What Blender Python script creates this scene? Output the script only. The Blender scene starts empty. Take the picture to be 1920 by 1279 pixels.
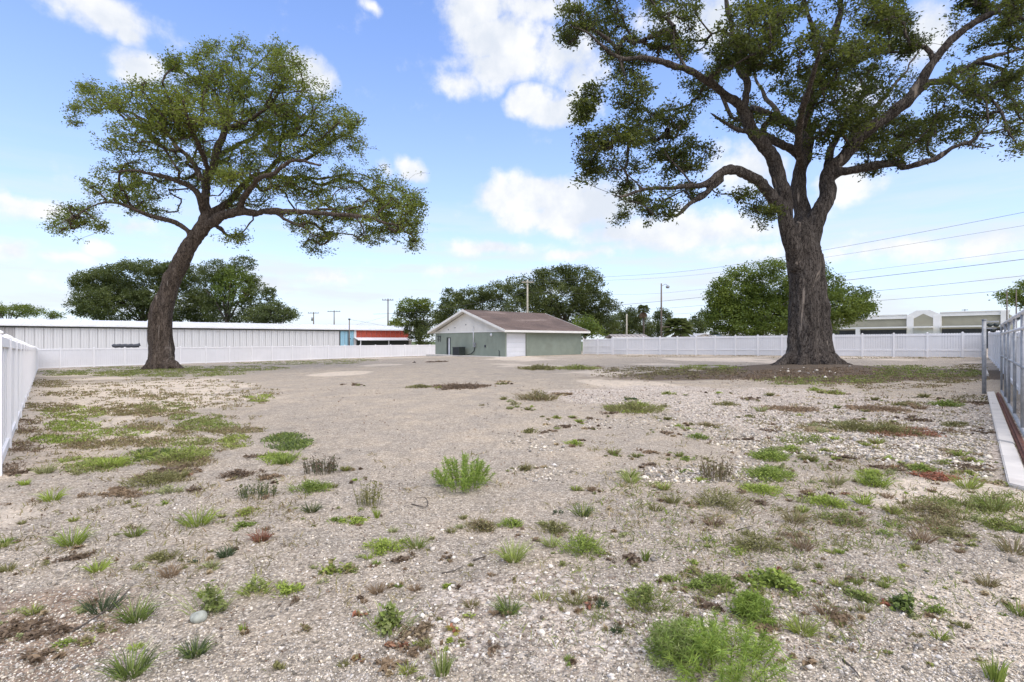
import bpy, bmesh, math, random
import numpy as np
from mathutils import Vector, Matrix

random.seed(7)
RNG = np.random.default_rng(11)
sc = bpy.context.scene
COL = sc.collection
R = math.radians

# ------------------------------------------------------------------ camera
CAM_H = 1.6
F = 960.0          # focal length in photo pixels (18 mm on 36 mm)
HZ = 640.5
cam_d = bpy.data.cameras.new("camera"); cam_d.lens = 18.0; cam_d.sensor_width = 36.0
cam_d.clip_start = 0.05; cam_d.clip_end = 6000
cam = bpy.data.objects.new("camera", cam_d); COL.objects.link(cam)
cam.location = (0, 0, CAM_H); cam.rotation_euler = (R(90), 0, 0)
sc.camera = cam

# ------------------------------------------------------------------ light
SUN_EL, SUN_AZ = R(62), R(148)      # azimuth clockwise from +Y: high up behind the camera
sun_dir = Vector((math.sin(SUN_AZ)*math.cos(SUN_EL), math.cos(SUN_AZ)*math.cos(SUN_EL), math.sin(SUN_EL)))
sd = bpy.data.lights.new("sun", 'SUN'); sd.energy = 2.1; sd.angle = R(95); sd.color = (1.0, 0.89, 0.75)
so = bpy.data.objects.new("sun", sd); COL.objects.link(so)
so.rotation_euler = sun_dir.to_track_quat('Z', 'Y').to_euler(); so.location = (-20, -20, 60)

sc.view_settings.view_transform = 'Standard'; sc.view_settings.look = 'None'
sc.view_settings.gamma = 1.0; sc.view_settings.use_curve_mapping = False
sc.view_settings.exposure = 0.97
sc.cycles.max_bounces = 5; sc.cycles.diffuse_bounces = 2; sc.cycles.transparent_max_bounces = 4
sc.cycles.use_denoising = True; sc.cycles.denoiser = 'OPENIMAGEDENOISE'; sc.cycles.denoising_input_passes = 'RGB_ALBEDO_NORMAL'; sc.cycles.denoising_prefilter = 'ACCURATE'

# ------------------------------------------------------------------ node helper
class NT:
    def __init__(s, tree): s.t = tree; s.n = tree.nodes; s.l = tree.links
    def node(s, typ, **kw):
        nd = s.n.new(typ)
        for k, v in kw.items(): setattr(nd, k, v)
        return nd
    def link(s, a, b): s.l.new(a, b)
    def val(s, sock, v):
        if isinstance(v, bpy.types.NodeSocket): s.l.new(v, sock)
        else: sock.default_value = v
    def math(s, op, a, b=None, c=None, clamp=False):
        nd = s.node('ShaderNodeMath', operation=op, use_clamp=clamp)
        s.val(nd.inputs[0], a)
        if b is not None: s.val(nd.inputs[1], b)
        if c is not None: s.val(nd.inputs[2], c)
        return nd.outputs[0]
    def vmath(s, op, a, b=None):
        nd = s.node('ShaderNodeVectorMath', operation=op)
        s.val(nd.inputs[0], a)
        if b is not None: s.val(nd.inputs[1], b)
        return nd.outputs[0]
    def mix(s, fac, a, b, mode='MIX'):
        nd = s.node('ShaderNodeMix', data_type='RGBA', blend_type=mode)
        s.val(nd.inputs[0], fac)
        for sk, v in ((nd.inputs[6], a), (nd.inputs[7], b)):
            if isinstance(v, (tuple, list)): v = tuple(v) + (1,) * (4 - len(v))
            s.val(sk, v)
        return nd.outputs[2]
    def noise(s, vec, scale, detail=4, rough=0.55, dist=0.0):
        nd = s.node('ShaderNodeTexNoise'); s.val(nd.inputs['Vector'], vec)
        nd.inputs['Scale'].default_value = scale; nd.inputs['Detail'].default_value = detail
        nd.inputs['Roughness'].default_value = rough; nd.inputs['Distortion'].default_value = dist
        return nd
    def voronoi(s, vec, scale, feature='F1', rnd=1.0):
        nd = s.node('ShaderNodeTexVoronoi', feature=feature); s.val(nd.inputs['Vector'], vec)
        nd.inputs['Scale'].default_value = scale; nd.inputs['Randomness'].default_value = rnd
        return nd
    def ramp(s, fac, stops, interp='LINEAR'):
        nd = s.node('ShaderNodeValToRGB'); cr = nd.color_ramp; cr.interpolation = interp
        while len(cr.elements) < len(stops): cr.elements.new(0.5)
        for e, (p, c) in zip(cr.elements, stops):
            e.position = p
            e.color = (tuple(c) + (1,) * (4 - len(c))) if isinstance(c, (tuple, list)) else (c, c, c, 1)
        s.val(nd.inputs[0], fac); return nd.outputs[0]
    def smooth(s, v, a, b):
        nd = s.node('ShaderNodeMapRange', interpolation_type='SMOOTHSTEP')
        s.val(nd.inputs[0], v); nd.inputs[1].default_value = a; nd.inputs[2].default_value = b
        return nd.outputs[0]
    def bump(s, height, strength=0.5, dist=0.02):
        nd = s.node('ShaderNodeBump'); nd.inputs['Strength'].default_value = strength
        nd.inputs['Distance'].default_value = dist; s.val(nd.inputs['Height'], height)
        return nd.outputs[0]

# ------------------------------------------------------------------ sky
world = bpy.data.worlds.new("World"); sc.world = world; world.use_nodes = True
w = NT(world.node_tree); w.n.clear()
out = w.node('ShaderNodeOutputWorld'); bg = w.node('ShaderNodeBackground')
sky = w.node('ShaderNodeTexSky', sky_type='NISHITA', sun_disc=False)
sky.sun_elevation = SUN_EL; sky.sun_rotation = SUN_AZ
sky.altitude = 0; sky.air_density = 1.0; sky.dust_density = 0.4; sky.ozone_density = 2.2
SKY_STRENGTH = 0.140
tc = w.node('ShaderNodeTexCoord'); sep = w.node('ShaderNodeSeparateXYZ')
w.link(tc.outputs['Generated'], sep.inputs[0])
dx, dy, dz = sep.outputs
az = w.math('ARCTAN2', dx, dy); el = w.math('ARCSINE', dz)
comb = w.node('ShaderNodeCombineXYZ'); w.link(az, comb.inputs[0]); w.link(el, comb.inputs[1])
# domain warp so that cloud edges billow
wn = w.noise(comb.outputs[0], 7.0, 3, 0.6)
wv = w.vmath('SUBTRACT', wn.outputs['Color'], (0.5, 0.5, 0.5))
wsep = w.node('ShaderNodeSeparateXYZ'); w.link(wv, wsep.inputs[0])
azw = w.math('MULTIPLY_ADD', wsep.outputs[0], 0.12, az)
elw = w.math('MULTIPLY_ADD', wsep.outputs[1], 0.065, el)
def azel(px, py):
    x, y, z = (px-960)/F, 1.0, (HZ-py)/F
    return math.atan2(x, y), math.atan2(z, math.hypot(x, y))
# centre x, y, half width, half height (where each cloud stands), density
CLOUDS = [(200,18,125,44,1.0),(262,62,40,26,.8),(268,125,62,34,1.0),(225,130,30,20,.55),(575,132,46,42,.9),(700,6,22,16,.6),
 (905,20,75,60,1.0),(935,80,80,52,1.1),(990,25,90,38,.8),(860,148,48,30,.75),(950,125,120,34,.95),(1050,110,90,60,.8),
 (1080,150,70,60,.7),(995,190,48,28,1.2),(1050,203,58,30,1.2),
 (775,316,38,22,1.0),(715,318,26,18,.55),(55,388,85,28,.95),(0,370,40,30,.8),(190,462,32,20,.9),(130,480,75,13,.6),(25,470,60,28,.8),
 (255,428,52,17,.55),(985,368,92,40,1.2),(1080,388,110,52,1.15),(1010,408,90,28,.9),(1290,436,175,42,.95),(1150,440,90,26,.8),(915,468,120,17,.75),(1080,482,75,15,.65),
 (1595,345,60,36,1.0),(1400,330,90,60,.7),(1320,40,70,66,.8),(1740,70,60,70,.8),(1245,30,60,40,.6),(1600,170,80,60,.4),
 (1690,470,180,30,.7),(1850,455,130,34,.7),(1640,440,70,14,.5),(850,512,42,13,.6),(620,520,120,16,.45),(500,525,60,14,.5),(80,520,110,18,.45),(1400,478,120,18,.5)]
Fld = None
wcomb = w.node('ShaderNodeCombineXYZ'); w.link(azw, wcomb.inputs[0]); w.link(elw, wcomb.inputs[1])
for (cx, cy, hx, hy, dn) in CLOUDS:
    a0, e0 = azel(cx, cy); a1, _ = azel(cx+hx, cy); a2, _ = azel(cx-hx, cy); _, e1 = azel(cx, cy-hy); _, e2 = azel(cx, cy+hy)
    ra, re = (a1-a2)/2, (e1-e2)/2
    nd = w.node('ShaderNodeVectorMath', operation='MULTIPLY_ADD'); w.link(wcomb.outputs[0], nd.inputs[0])
    nd.inputs[1].default_value = (1/ra, 1/re, 0); nd.inputs[2].default_value = (-a0/ra, -e0/re, 0)
    ln = w.node('ShaderNodeVectorMath', operation='LENGTH'); w.link(nd.outputs[0], ln.inputs[0])
    f = w.math('MULTIPLY_ADD', ln.outputs['Value'], -1.05*dn, 1.50*dn)
    Fld = f if Fld is None else w.math('MAXIMUM', Fld, f)
# loose clouds continue the sky out of view, cover raised to whiten the light
plane = w.node('ShaderNodeCombineXYZ')
zz = w.math('ADD', w.math('MAXIMUM', dz, 0.0), 0.12)
w.link(w.math('DIVIDE', dx, zz), plane.inputs[0]); w.link(w.math('DIVIDE', dy, zz), plane.inputs[1])
gen = w.noise(plane.outputs[0], 0.9, 5, 0.55)
behind = w.smooth(w.math('ADD', w.math('MULTIPLY', dy, -1.0), w.math('MULTIPLY', w.smooth(el, R(36), R(44)), 2.0)), -0.35, 0.1)
genf = w.math('MULTIPLY_ADD', w.math('SUBTRACT', gen.outputs[0], 0.40), 3.4, 0.0)
genf = w.math('MULTIPLY', genf, behind)
Fld = w.math('MAXIMUM', Fld, genf)
fine = w.noise(comb.outputs[0], 15.0, 5, 0.62)
big = w.noise(comb.outputs[0], 6.0, 3, 0.5)
Fn = w.math('ADD', Fld, w.math('MULTIPLY', w.math('SUBTRACT', fine.outputs[0], 0.50), 1.7))
dens = w.smooth(Fn, 0.12, 0.95)
# thin streaks low over the horizon
comb2 = w.node('ShaderNodeCombineXYZ'); w.link(w.math('MULTIPLY', az, 2.2), comb2.inputs[0]); w.link(w.math('MULTIPLY', el, 17.0), comb2.inputs[1])
st = w.noise(comb2.outputs[0], 1.7, 4, 0.55)
low = w.math('MULTIPLY', w.smooth(el, R(19), R(4)), w.smooth(st.outputs[0], 0.38, 0.66))
# cloud tone: crowns bright, undersides a little grey
ub = w.math('ADD', w.math('MULTIPLY', big.outputs[0], 0.8), w.math('MULTIPLY', fine.outputs[0], 0.5))
ctone = w.mix(w.smooth(ub, 0.48, 0.80), (0.74, 0.79, 0.87), (1.0, 1.0, 1.0))
skycol = w.vmath('MULTIPLY', sky.outputs[0], (SKY_STRENGTH*.80, SKY_STRENGTH*.90, SKY_STRENGTH*1.15))
hz = w.math('POWER', w.math('SUBTRACT', 1.0, w.math('MAXIMUM', dz, 0.0, clamp=True)), 3.1)
skyb = w.mix(w.math('MULTIPLY', hz, 0.82), skycol, (0.42, 0.455, 0.512))
skyb = w.mix(w.math('MULTIPLY', low, 0.9), skyb, (0.43, 0.46, 0.505))
CL = 0.545
clc = w.vmath('SCALE', ctone); clc.node.inputs['Scale'].default_value = CL
skyf = w.mix(w.math('MULTIPLY', dens, 0.96), skyb, clc)
w.link(skyf, bg.inputs['Color']); bg.inputs['Strength'].default_value = 1.0
w.link(bg.outputs[0], out.inputs['Surface'])

# ------------------------------------------------------------------ numpy noise
def _hash(ix, iy, iz):
    n = (ix*374761393 + iy*668265263 + iz*2147483647) & 0xffffffff
    n = ((n ^ (n >> 13)) * 1274126177) & 0xffffffff
    return ((n ^ (n >> 16)) & 0xffffff) / float(0xffffff)
def vnoise(p):
    p = np.asarray(p, float); i = np.floor(p).astype(np.int64); f = p - i; f = f*f*(3-2*f); r = 0
    for a in (0, 1):
        for b in (0, 1):
            for c in (0, 1):
                wgt = (f[:,0] if a else 1-f[:,0])*(f[:,1] if b else 1-f[:,1])*(f[:,2] if c else 1-f[:,2])
                r = r + wgt*_hash(i[:,0]+a, i[:,1]+b, i[:,2]+c)
    return r
def fbm2(x, y, s, o=3, z=0.0):
    r = 0; a = 1; t = 0
    for k in range(o):
        r = r + a*vnoise(np.stack([x*s, y*s, np.full_like(x, z+k*7.3)], 1)); t += a; a *= .5; s *= 2.03
    return r/t

# ------------------------------------------------------------------ terrain height
def zrel(px, base, Z): return CAM_H-(base-HZ)/F*Z
def sepL(x): return 38-17.5*(x-70)/743.0
def baseL(x): return 693-25*(x-70)/743.0
def sepR(x): return 30+17*(x-1090)/750.0
def baseR(x): return 665+7*(x-1090)/750.0
CP = [(0,0,0),(0,5,0),(-5,4,-.02),(5,5,0),(0,12,0),(8,9,0),(14.7,15.8,0),(-8.2,8.25,-.14),(-15.7,16.6,-.3),(-23.2,24.7,-.46),
      (-24,35,-.42),(-.65,52,.0),(-9.45,62.6,-.2),(8,59.2,.06),(15,26,.15),(0,25,.03),(-8,20,-.12),(8,38,.1),(-10,-10,0),(10,-10,0)]
for x in (70,260,440,620,813):
    Z = 1756.8/sepL(x); CP.append(((x-960)/F*Z, Z, zrel(x, baseL(x), Z)))
for x in (1270,1465,1650,1838):
    Z = 1756.8/sepR(x); CP.append(((x-960)/F*Z, Z, zrel(x, baseR(x), Z)))
CP = np.array(CP, float)
def _tpsk(d2): return np.where(d2 > 1e-9, 0.5*d2*np.log(d2+1e-12), 0.0)
n = len(CP); K = _tpsk(((CP[:,None,:2]-CP[None,:,:2])**2).sum(-1)) + np.eye(n)*25.0
Pm = np.c_[np.ones(n), CP[:,:2]]; A = np.zeros((n+3, n+3)); A[:n,:n] = K; A[:n,n:] = Pm; A[n:,:n] = Pm.T
COEF = np.linalg.solve(A, np.r_[CP[:,2], 0, 0, 0])
TREE_R = (15.0, 26.0); TREE_L = (-23.9, 35.0)
def gz(x, y):
    x = np.atleast_1d(np.asarray(x, float)); y = np.atleast_1d(np.asarray(y, float))
    out = np.zeros_like(x)
    for s in range(0, len(x), 40000):
        xs, ys = x[s:s+40000], y[s:s+40000]
        d2 = (xs[:,None]-CP[:,0])**2 + (ys[:,None]-CP[:,1])**2
        h = _tpsk(d2) @ COEF[:n] + COEF[n] + COEF[n+1]*xs + COEF[n+2]*ys
        r = np.hypot(xs, ys-25); fd = np.clip((r-75)/60, 0, 1); fd = fd*fd*(3-2*fd)
        h = np.clip(h, -1.6, 1.2)*(1-fd) + (-.6)*fd
        h = h + .34*np.exp(-(((xs-TREE_R[0])/4.0)**2+((ys-TREE_R[1]+.6)/3.2)**2))
        h = h + .16*np.exp(-(((xs-TREE_L[0])/2.6)**2+((ys-TREE_L[1])/2.2)**2))
        near = np.clip((40-r)/40, 0, 1)
        h = h + near*(.05*(fbm2(xs, ys, .45, 3)-.5) + .022*(fbm2(xs, ys, 2.7, 3, 5.)-.5))
        out[s:s+40000] = h
    return out
def g1(x, y): return float(gz([x], [y])[0])
def G(px, py):
    """ground point seen at a photo pixel (vectorised)"""
    px = np.atleast_1d(np.asarray(px, float)); py = np.atleast_1d(np.asarray(py, float))
    lo = np.full_like(px, 1.0)
    Z = CAM_H*F/np.maximum(py-HZ, 4)
    for _ in range(9):
        zg = gz((px-960)/F*Z, Z); Zn = (CAM_H-zg)*F/np.maximum(py-HZ, 4); Z = .5*Z+.5*np.clip(Zn, 1, 110)
    X = (px-960)/F*Z
    return np.stack([X, Z, gz(X, Z)], 1)
def P(px, py, Z): return Vector(((px-960)/F*Z, Z, CAM_H-(py-HZ)/F*Z))

# ------------------------------------------------------------------ object helpers
def tag(o, label=None, cat=None, group=None, kind=None):
    if label: o["label"] = label
    if cat: o["category"] = cat
    if group: o["group"] = group
    if kind: o["kind"] = kind
    return o
def link(name, me, mat=None, parent=None):
    o = bpy.data.objects.new(name, me); COL.objects.link(o)
    if mat and me and not me.materials: me.materials.append(mat)
    if parent: o.parent = parent
    return o
def empty(name, loc=(0,0,0), rz=0.0):
    o = bpy.data.objects.new(name, None); COL.objects.link(o); o.location = loc; o.rotation_euler = (0,0,rz)
    o.empty_display_size = .2
    return o
def np_mesh(name, V, Fc, smooth=False, tint=None):
    """V (n,3), Fc (m,k) with k = 3 or 4"""
    me = bpy.data.meshes.new(name); V = np.ascontiguousarray(V, np.float32); Fc = np.ascontiguousarray(Fc, np.int32)
    m, k = Fc.shape
    me.vertices.add(len(V)); me.vertices.foreach_set("co", V.ravel())
    me.loops.add(m*k); me.loops.foreach_set("vertex_index", Fc.ravel())
    me.polygons.add(m); me.polygons.foreach_set("loop_start", np.arange(0, m*k, k, dtype=np.int32))
    try: me.polygons.foreach_set("loop_total", np.full(m, k, np.int32))
    except Exception: pass
    if smooth: me.polygons.foreach_set("use_smooth", np.ones(m, bool))
    if tint is not None:
        a = me.attributes.new("tint", 'FLOAT_COLOR', 'POINT')
        c = np.ones((len(V), 4), np.float32); c[:,:3] = tint; a.data.foreach_set("color", c.ravel())
    me.update(calc_edges=True); return me
class MB:
    def __init__(s): s.v = []; s.f = []
    def add(s, vs, fs):
        b = len(s.v); s.v += [tuple(p) for p in vs]; s.f += [tuple(b+i for i in f) for f in fs]; return s
    def box(s, x0, x1, y0, y1, z0, z1, M=None):
        vs = [(x,y,z) for z in (z0,z1) for y in (y0,y1) for x in (x0,x1)]
        if M is not None: vs = [tuple(M @ Vector(p)) for p in vs]
        return s.add(vs, [(0,2,3,1),(4,5,7,6),(0,1,5,4),(2,6,7,3),(0,4,6,2),(1,3,7,5)])
    def prism(s, poly, off):
        """closed polygon (3d points) pushed along vector off"""
        n = len(poly); vs = [tuple(p) for p in poly] + [tuple(Vector(p)+Vector(off)) for p in poly]
        return s.add(vs, [tuple(range(n-1,-1,-1)), tuple(range(n,2*n))] + [(i,(i+1)%n,n+(i+1)%n,n+i) for i in range(n)])
    def tube(s, pts, rad, k=8, cap=True):
        V, Fq = tube_np(np.array([tuple(p) for p in pts], float), np.full(len(pts), rad) if np.isscalar(rad) else np.array(rad, float), k)
        s.add(V.tolist(), Fq.tolist())
        if cap:
            b = len(s.v)-len(V); s.f.append(tuple(b+i for i in range(k-1,-1,-1))); s.f.append(tuple(b+len(V)-k+i for i in range(k)))
        return s
    def mesh(s, name, smooth=False):
        me = bpy.data.meshes.new(name); me.from_pydata(s.v, [], s.f); me.update()
        if smooth: me.polygons.foreach_set("use_smooth", np.ones(len(me.polygons), bool))
        return me
    def build(s, name, mat, parent=None, smooth=False): return link(name, s.mesh(name, smooth), mat, parent)
def tube_np(pts, rad, k=6):
    n = len(pts); t = np.gradient(pts, axis=0); t /= np.linalg.norm(t, axis=1)[:,None]+1e-9
    up = np.array([0,0,1.]) if abs(t[0,2]) < .9 else np.array([1.,0,0])
    u = np.cross(up, t[0]); u /= np.linalg.norm(u)+1e-9
    ang = np.arange(k)*2*math.pi/k; c, s_ = np.cos(ang), np.sin(ang); V = np.empty((n,k,3))
    for i in range(n):
        u = u - t[i]*np.dot(u, t[i]); u /= np.linalg.norm(u)+1e-9
        b = np.cross(t[i], u); V[i] = pts[i] + rad[i]*(c[:,None]*u + s_[:,None]*b)
    i = np.arange(n-1)[:,None]*k; j = np.arange(k)[None]; j2 = (j+1)%k
    Fq = np.stack([i+j, i+j2, i+k+j2, i+k+j], -1).reshape(-1,4)
    return V.reshape(-1,3), Fq
def resample(pts, rad, step):
    """smooth curve (Catmull-Rom) through control points"""
    pts = np.asarray(pts, float); rad = np.asarray(rad, float)
    Pp = np.vstack([2*pts[0]-pts[1], pts, 2*pts[-1]-pts[-2]]); out = []; ro = []
    for i in range(len(pts)-1):
        p0,p1,p2,p3 = Pp[i:i+4]; m = max(2, int(np.linalg.norm(p2-p1)/step))
        for t in np.arange(m)/m:
            out.append(.5*((2*p1)+(-p0+p2)*t+(2*p0-5*p1+4*p2-p3)*t*t+(-p0+3*p1-3*p2+p3)*t**3)); ro.append(rad[i]*(1-t)+rad[i+1]*t)
    out.append(pts[-1]); ro.append(rad[-1])
    return np.array(out), np.array(ro)

# ------------------------------------------------------------------ materials
def new_mat(name):
    m = bpy.data.materials.new(name); m.use_nodes = True; t = NT(m.node_tree); t.n.clear()
    o = t.node('ShaderNodeOutputMaterial'); b = t.node('ShaderNodeBsdfPrincipled'); t.link(b.outputs[0], o.inputs[0])
    return m, t, b, o
def simple(name, col, rough=.6, var=.12, scale=3.0, metal=0.0, streak=False, dirt=None, bump=0.0, spec=.4):
    m, t, b, o = new_mat(name)
    c = t.node('ShaderNodeTexCoord').outputs['Object']
    if streak:
        mp = t.node('ShaderNodeMapping'); mp.inputs['Scale'].default_value = (1,1,.12); t.link(c, mp.inputs[0]); cv = mp.outputs[0]
    else: cv = c
    nz = t.noise(cv, scale, 5, .6)
    lo = tuple(max(0, x*(1-var)) for x in col); hi = tuple(min(1, x*(1+var)) for x in col)
    colr = t.mix(t.smooth(nz.outputs[0], .3, .7), lo, hi)
    if dirt:
        n2 = t.noise(c, scale*.45, 5, .65); colr = t.mix(t.math('MULTIPLY', t.smooth(n2.outputs[0], .5, .75), dirt[1]), colr, dirt[0])
    t.link(colr, b.inputs['Base Color']); b.inputs['Roughness'].default_value = rough; b.inputs['Metallic'].default_value = metal
    b.inputs['Specular IOR Level'].default_value = spec
    if bump:
        n3 = t.noise(c, scale*12, 4, .6); t.link(t.bump(n3.outputs[0], bump, .01), b.inputs['Normal'])
    return m
def leaf_mat(name, stops, trans=.3, patch=.6, tint=False, rough=.55):
    m, t, b, o = new_mat(name)
    geo = t.node('ShaderNodeNewGeometry'); tcn = t.node('ShaderNodeTexCoord')
    if tint:
        at = t.node('ShaderNodeAttribute', attribute_name='tint'); col = at.outputs['Color']
        f = t.math('MULTIPLY_ADD', geo.outputs['Random Per Island'], .6, .7)
        hs = t.node('ShaderNodeHueSaturation'); t.link(col, hs.inputs['Color']); t.link(f, hs.inputs['Value']); col = hs.outputs[0]
    else:
        nz = t.noise(tcn.outputs['Object'], patch, 3, .5)
        f = t.math('ADD', t.math('MULTIPLY', geo.outputs['Random Per Island'], .55), t.math('MULTIPLY', t.smooth(nz.outputs[0], .3, .7), .45))
        col = t.ramp(f, stops)
    t.link(col, b.inputs['Base Color']); b.inputs['Roughness'].default_value = rough; b.inputs['Specular IOR Level'].default_value = .35
    tr = t.node('ShaderNodeBsdfTranslucent')
    tcol = t.mix(.5, col, (.30,.36,.05), 'MIX'); t.link(tcol if not tint else col, tr.inputs[0])
    ms = t.node('ShaderNodeMixShader'); ms.inputs[0].default_value = trans
    t.link(b.outputs[0], ms.inputs[1]); t.link(tr.outputs[0], ms.inputs[2]); t.link(ms.outputs[0], o.inputs[0])
    return m
def bark_mat(name, dark, mid, light, patch):
    m, t, b, o = new_mat(name); c = t.node('ShaderNodeTexCoord').outputs['Object']
    mp = t.node('ShaderNodeMapping'); mp.inputs['Scale'].default_value = (1,1,.28); t.link(c, mp.inputs[0])
    mp2 = t.node('ShaderNodeMapping'); mp2.inputs['Scale'].default_value = (1,1,.16); t.link(c, mp2.inputs[0])
    n1 = t.noise(mp.outputs[0], 13, 6, .72, .4); n2 = t.noise(mp2.outputs[0], 2.3, 4, .62, .6); n3 = t.noise(mp.outputs[0], 34, 3, .7); n4 = t.noise(mp2.outputs[0], 4.2, 4, .6)
    wv_ = t.vmath('ADD', mp.outputs[0], t.vmath('MULTIPLY', t.noise(c, 5, 3, .6).outputs['Color'], (.16,.16,.16)))
    vc = t.voronoi(wv_, 11.0, 'DISTANCE_TO_EDGE')
    h = t.math('ADD', t.math('MULTIPLY', n1.outputs[0], .72), t.math('MULTIPLY', n4.outputs[0], .40))
    h = t.math('SUBTRACT', h, t.math('MULTIPLY', t.smooth(vc.outputs[0], .09, .0), .20))
    col = t.ramp(h, [(.40, dark), (.62, mid), (.86, light)])
    col = t.mix(t.math('MULTIPLY', t.smooth(n2.outputs[0], .62, .70), t.math('MULTIPLY', n1.outputs[0], patch[1]*1.3)), col, patch[0])
    col = t.mix(t.math('MULTIPLY', t.smooth(n3.outputs[0], .62, .70), .6), col, tuple(min(1, x*1.45) for x in light))
    t.link(col, b.inputs['Base Color']); b.inputs['Roughness'].default_value = .9; b.inputs['Specular IOR Level'].default_value = .15
    t.link(t.bump(h, 1.0, .10), b.inputs['Normal'])
    return m
M = {}
M['vinyl'] = simple('white_vinyl', (.88,.865,.84), .45, .02, .8, dirt=((.62,.60,.55), .22))
M['vinyl_far'] = simple('white_vinyl_back', (.80,.79,.78), .5, .03, .6)
M['vinyl_board'] = simple('white_vinyl_boards', (.72,.715,.71), .5, .03, .6, dirt=((.56,.55,.52), .3))
M['green'] = simple('sage_green_stucco', (.262,.297,.238), .85, .07, 1.2, dirt=((.20,.215,.17), .5), bump=.2)
M['trim'] = simple('cream_trim', (.80,.78,.72), .6, .04, 1.0)
M['gable'] = simple('off_white_siding', (.76,.73,.66), .7, .05, 1.0)
M['door_white'] = simple('white_roller_door', (.74,.75,.77), .5, .03, 1.0)
M['dark'] = simple('dark_metal', (.035,.045,.04), .5, .2, 4)
M['darkgrey'] = simple('dark_grey_cover', (.05,.055,.065), .55, .2, 3)
M['galv'] = simple('galvanised_steel', (.30,.31,.315), .5, .18, 9, metal=.3)
M['paintedpipe'] = simple('white_painted_pipe', (.68,.69,.70), .45, .08, 6, dirt=((.4,.38,.35), .3))
M['concrete'] = simple('concrete', (.60,.565,.50), .9, .09, 2.2, dirt=((.36,.32,.27), .45), bump=.25)
M['rust'] = simple('rusty_steel', (.16,.07,.045), .85, .3, 9)
M['white_metal'] = simple('white_sheet_metal', (.63,.635,.625), .45, .05, .7, streak=True, dirt=((.50,.51,.50), .3))
M['old_metal'] = simple('weathered_sheet_metal', (.42,.41,.40), .6, .12, .9, streak=True)
M['roof_metal'] = simple('white_metal_roof', (.72,.73,.74), .4, .05, .8, dirt=((.52,.51,.49), .4))
M['blue'] = simple('pale_blue_sheet_metal', (.30,.52,.62), .5, .08, 1, streak=True)
M['red'] = simple('red_sheet_metal', (.46,.085,.05), .5, .1, 1.2, streak=True)
M['beige'] = simple('olive_beige_stucco', (.33,.31,.225), .85, .06, .8)
M['wood_pole'] = simple('weathered_pole', (.14,.115,.095), .85, .25, 5, streak=True)
M['pale_pole'] = simple('pale_concrete_pole', (.40,.37,.29), .85, .12, 4)
M['wire'] = simple('cable', (.06,.06,.065), .6, .05, 1)
M['soil'] = simple('soil', (.12,.085,.06), .95, .3, 4)
M['stone'] = None
def roof_shingle():
    m, t, b, o = new_mat('brown_shingles'); c = t.node('ShaderNodeTexCoord').outputs['Object']
    br = t.node('ShaderNodeTexBrick'); mp = t.node('ShaderNodeMapping'); mp.inputs['Scale'].default_value = (1,1,1); t.link(c, mp.inputs[0]); t.link(mp.outputs[0], br.inputs[0])
    br.inputs['Scale'].default_value = 3.2; br.inputs['Color1'].default_value = (.145,.104,.080,1); br.inputs['Color2'].default_value = (.185,.138,.108,1); br.inputs['Mortar'].default_value = (.08,.055,.05,1); br.inputs['Mortar Size'].default_value = .03
    mp2 = t.node('ShaderNodeMapping'); mp2.inputs['Scale'].default_value = (.3,1,1); t.link(c, mp2.inputs[0])
    n = t.noise(mp2.outputs[0], .75, 5, .6, 1.0); n2 = t.noise(c, .35, 3, .5)
    col = t.mix(t.math('MULTIPLY', t.smooth(n.outputs[0], .5, .72), .7), br.outputs[0], (.30,.235,.19))
    col = t.mix(t.math('MULTIPLY', t.smooth(n2.outputs[0], .45, .65), .55), col, (.085,.064,.054))
    t.link(col, b.inputs['Base Color']); b.inputs['Roughness'].default_value = .9; b.inputs['Specular IOR Level'].default_value = .2
    return m
M['shingle'] = roof_shingle()
M['leafL'] = leaf_mat('olive_oak_leaves', [(0,(.046,.064,.012)),(.4,(.126,.164,.026)),(.8,(.215,.25,.042)),(1,(.36,.37,.085))], .45, .5)
M['leafR'] = leaf_mat('dark_oak_leaves', [(0,(.013,.018,.005)),(.5,(.040,.054,.011)),(.85,(.100,.120,.022)),(1,(.24,.25,.05))], .34, .5)
M['leafD'] = leaf_mat('far_dark_leaves', [(0,(.032,.046,.014)),(.5,(.070,.092,.026)),(1,(.14,.165,.045))], .25, .18)
M['leafG'] = leaf_mat('far_green_leaves', [(0,(.045,.075,.012)),(.5,(.10,.148,.024)),(1,(.20,.25,.04))], .34, .2)
M['leafY'] = leaf_mat('far_bright_leaves', [(0,(.07,.10,.018)),(.5,(.13,.17,.03)),(1,(.21,.25,.045))], .3, .2)
M['leafX'] = leaf_mat('far_red_leaves', [(0,(.10,.03,.02)),(1,(.24,.08,.05))], .2, .5)
M['plant'] = leaf_mat('weed_leaves', None, .25, .5, tint=True, rough=.65)
M['barkL'] = bark_mat('oak_bark_brown', (.032,.024,.018), (.128,.099,.076), (.26,.21,.165), ((.36,.31,.26), .9))
M['barkR'] = bark_mat('oak_bark_grey', (.026,.020,.016), (.125,.104,.085), (.30,.26,.215), ((.44,.36,.28), 1.1))
M['barkF'] = simple('far_bark', (.09,.075,.06), .9, .25, 2)
M['palmdead'] = leaf_mat('dead_palm_fronds', [(0,(.12,.07,.04)),(1,(.26,.17,.10))], .1)
M['palmleaf'] = leaf_mat('palm_fronds', [(0,(.05,.075,.02)),(.6,(.11,.14,.045)),(1,(.22,.24,.10))], .2)

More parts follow.
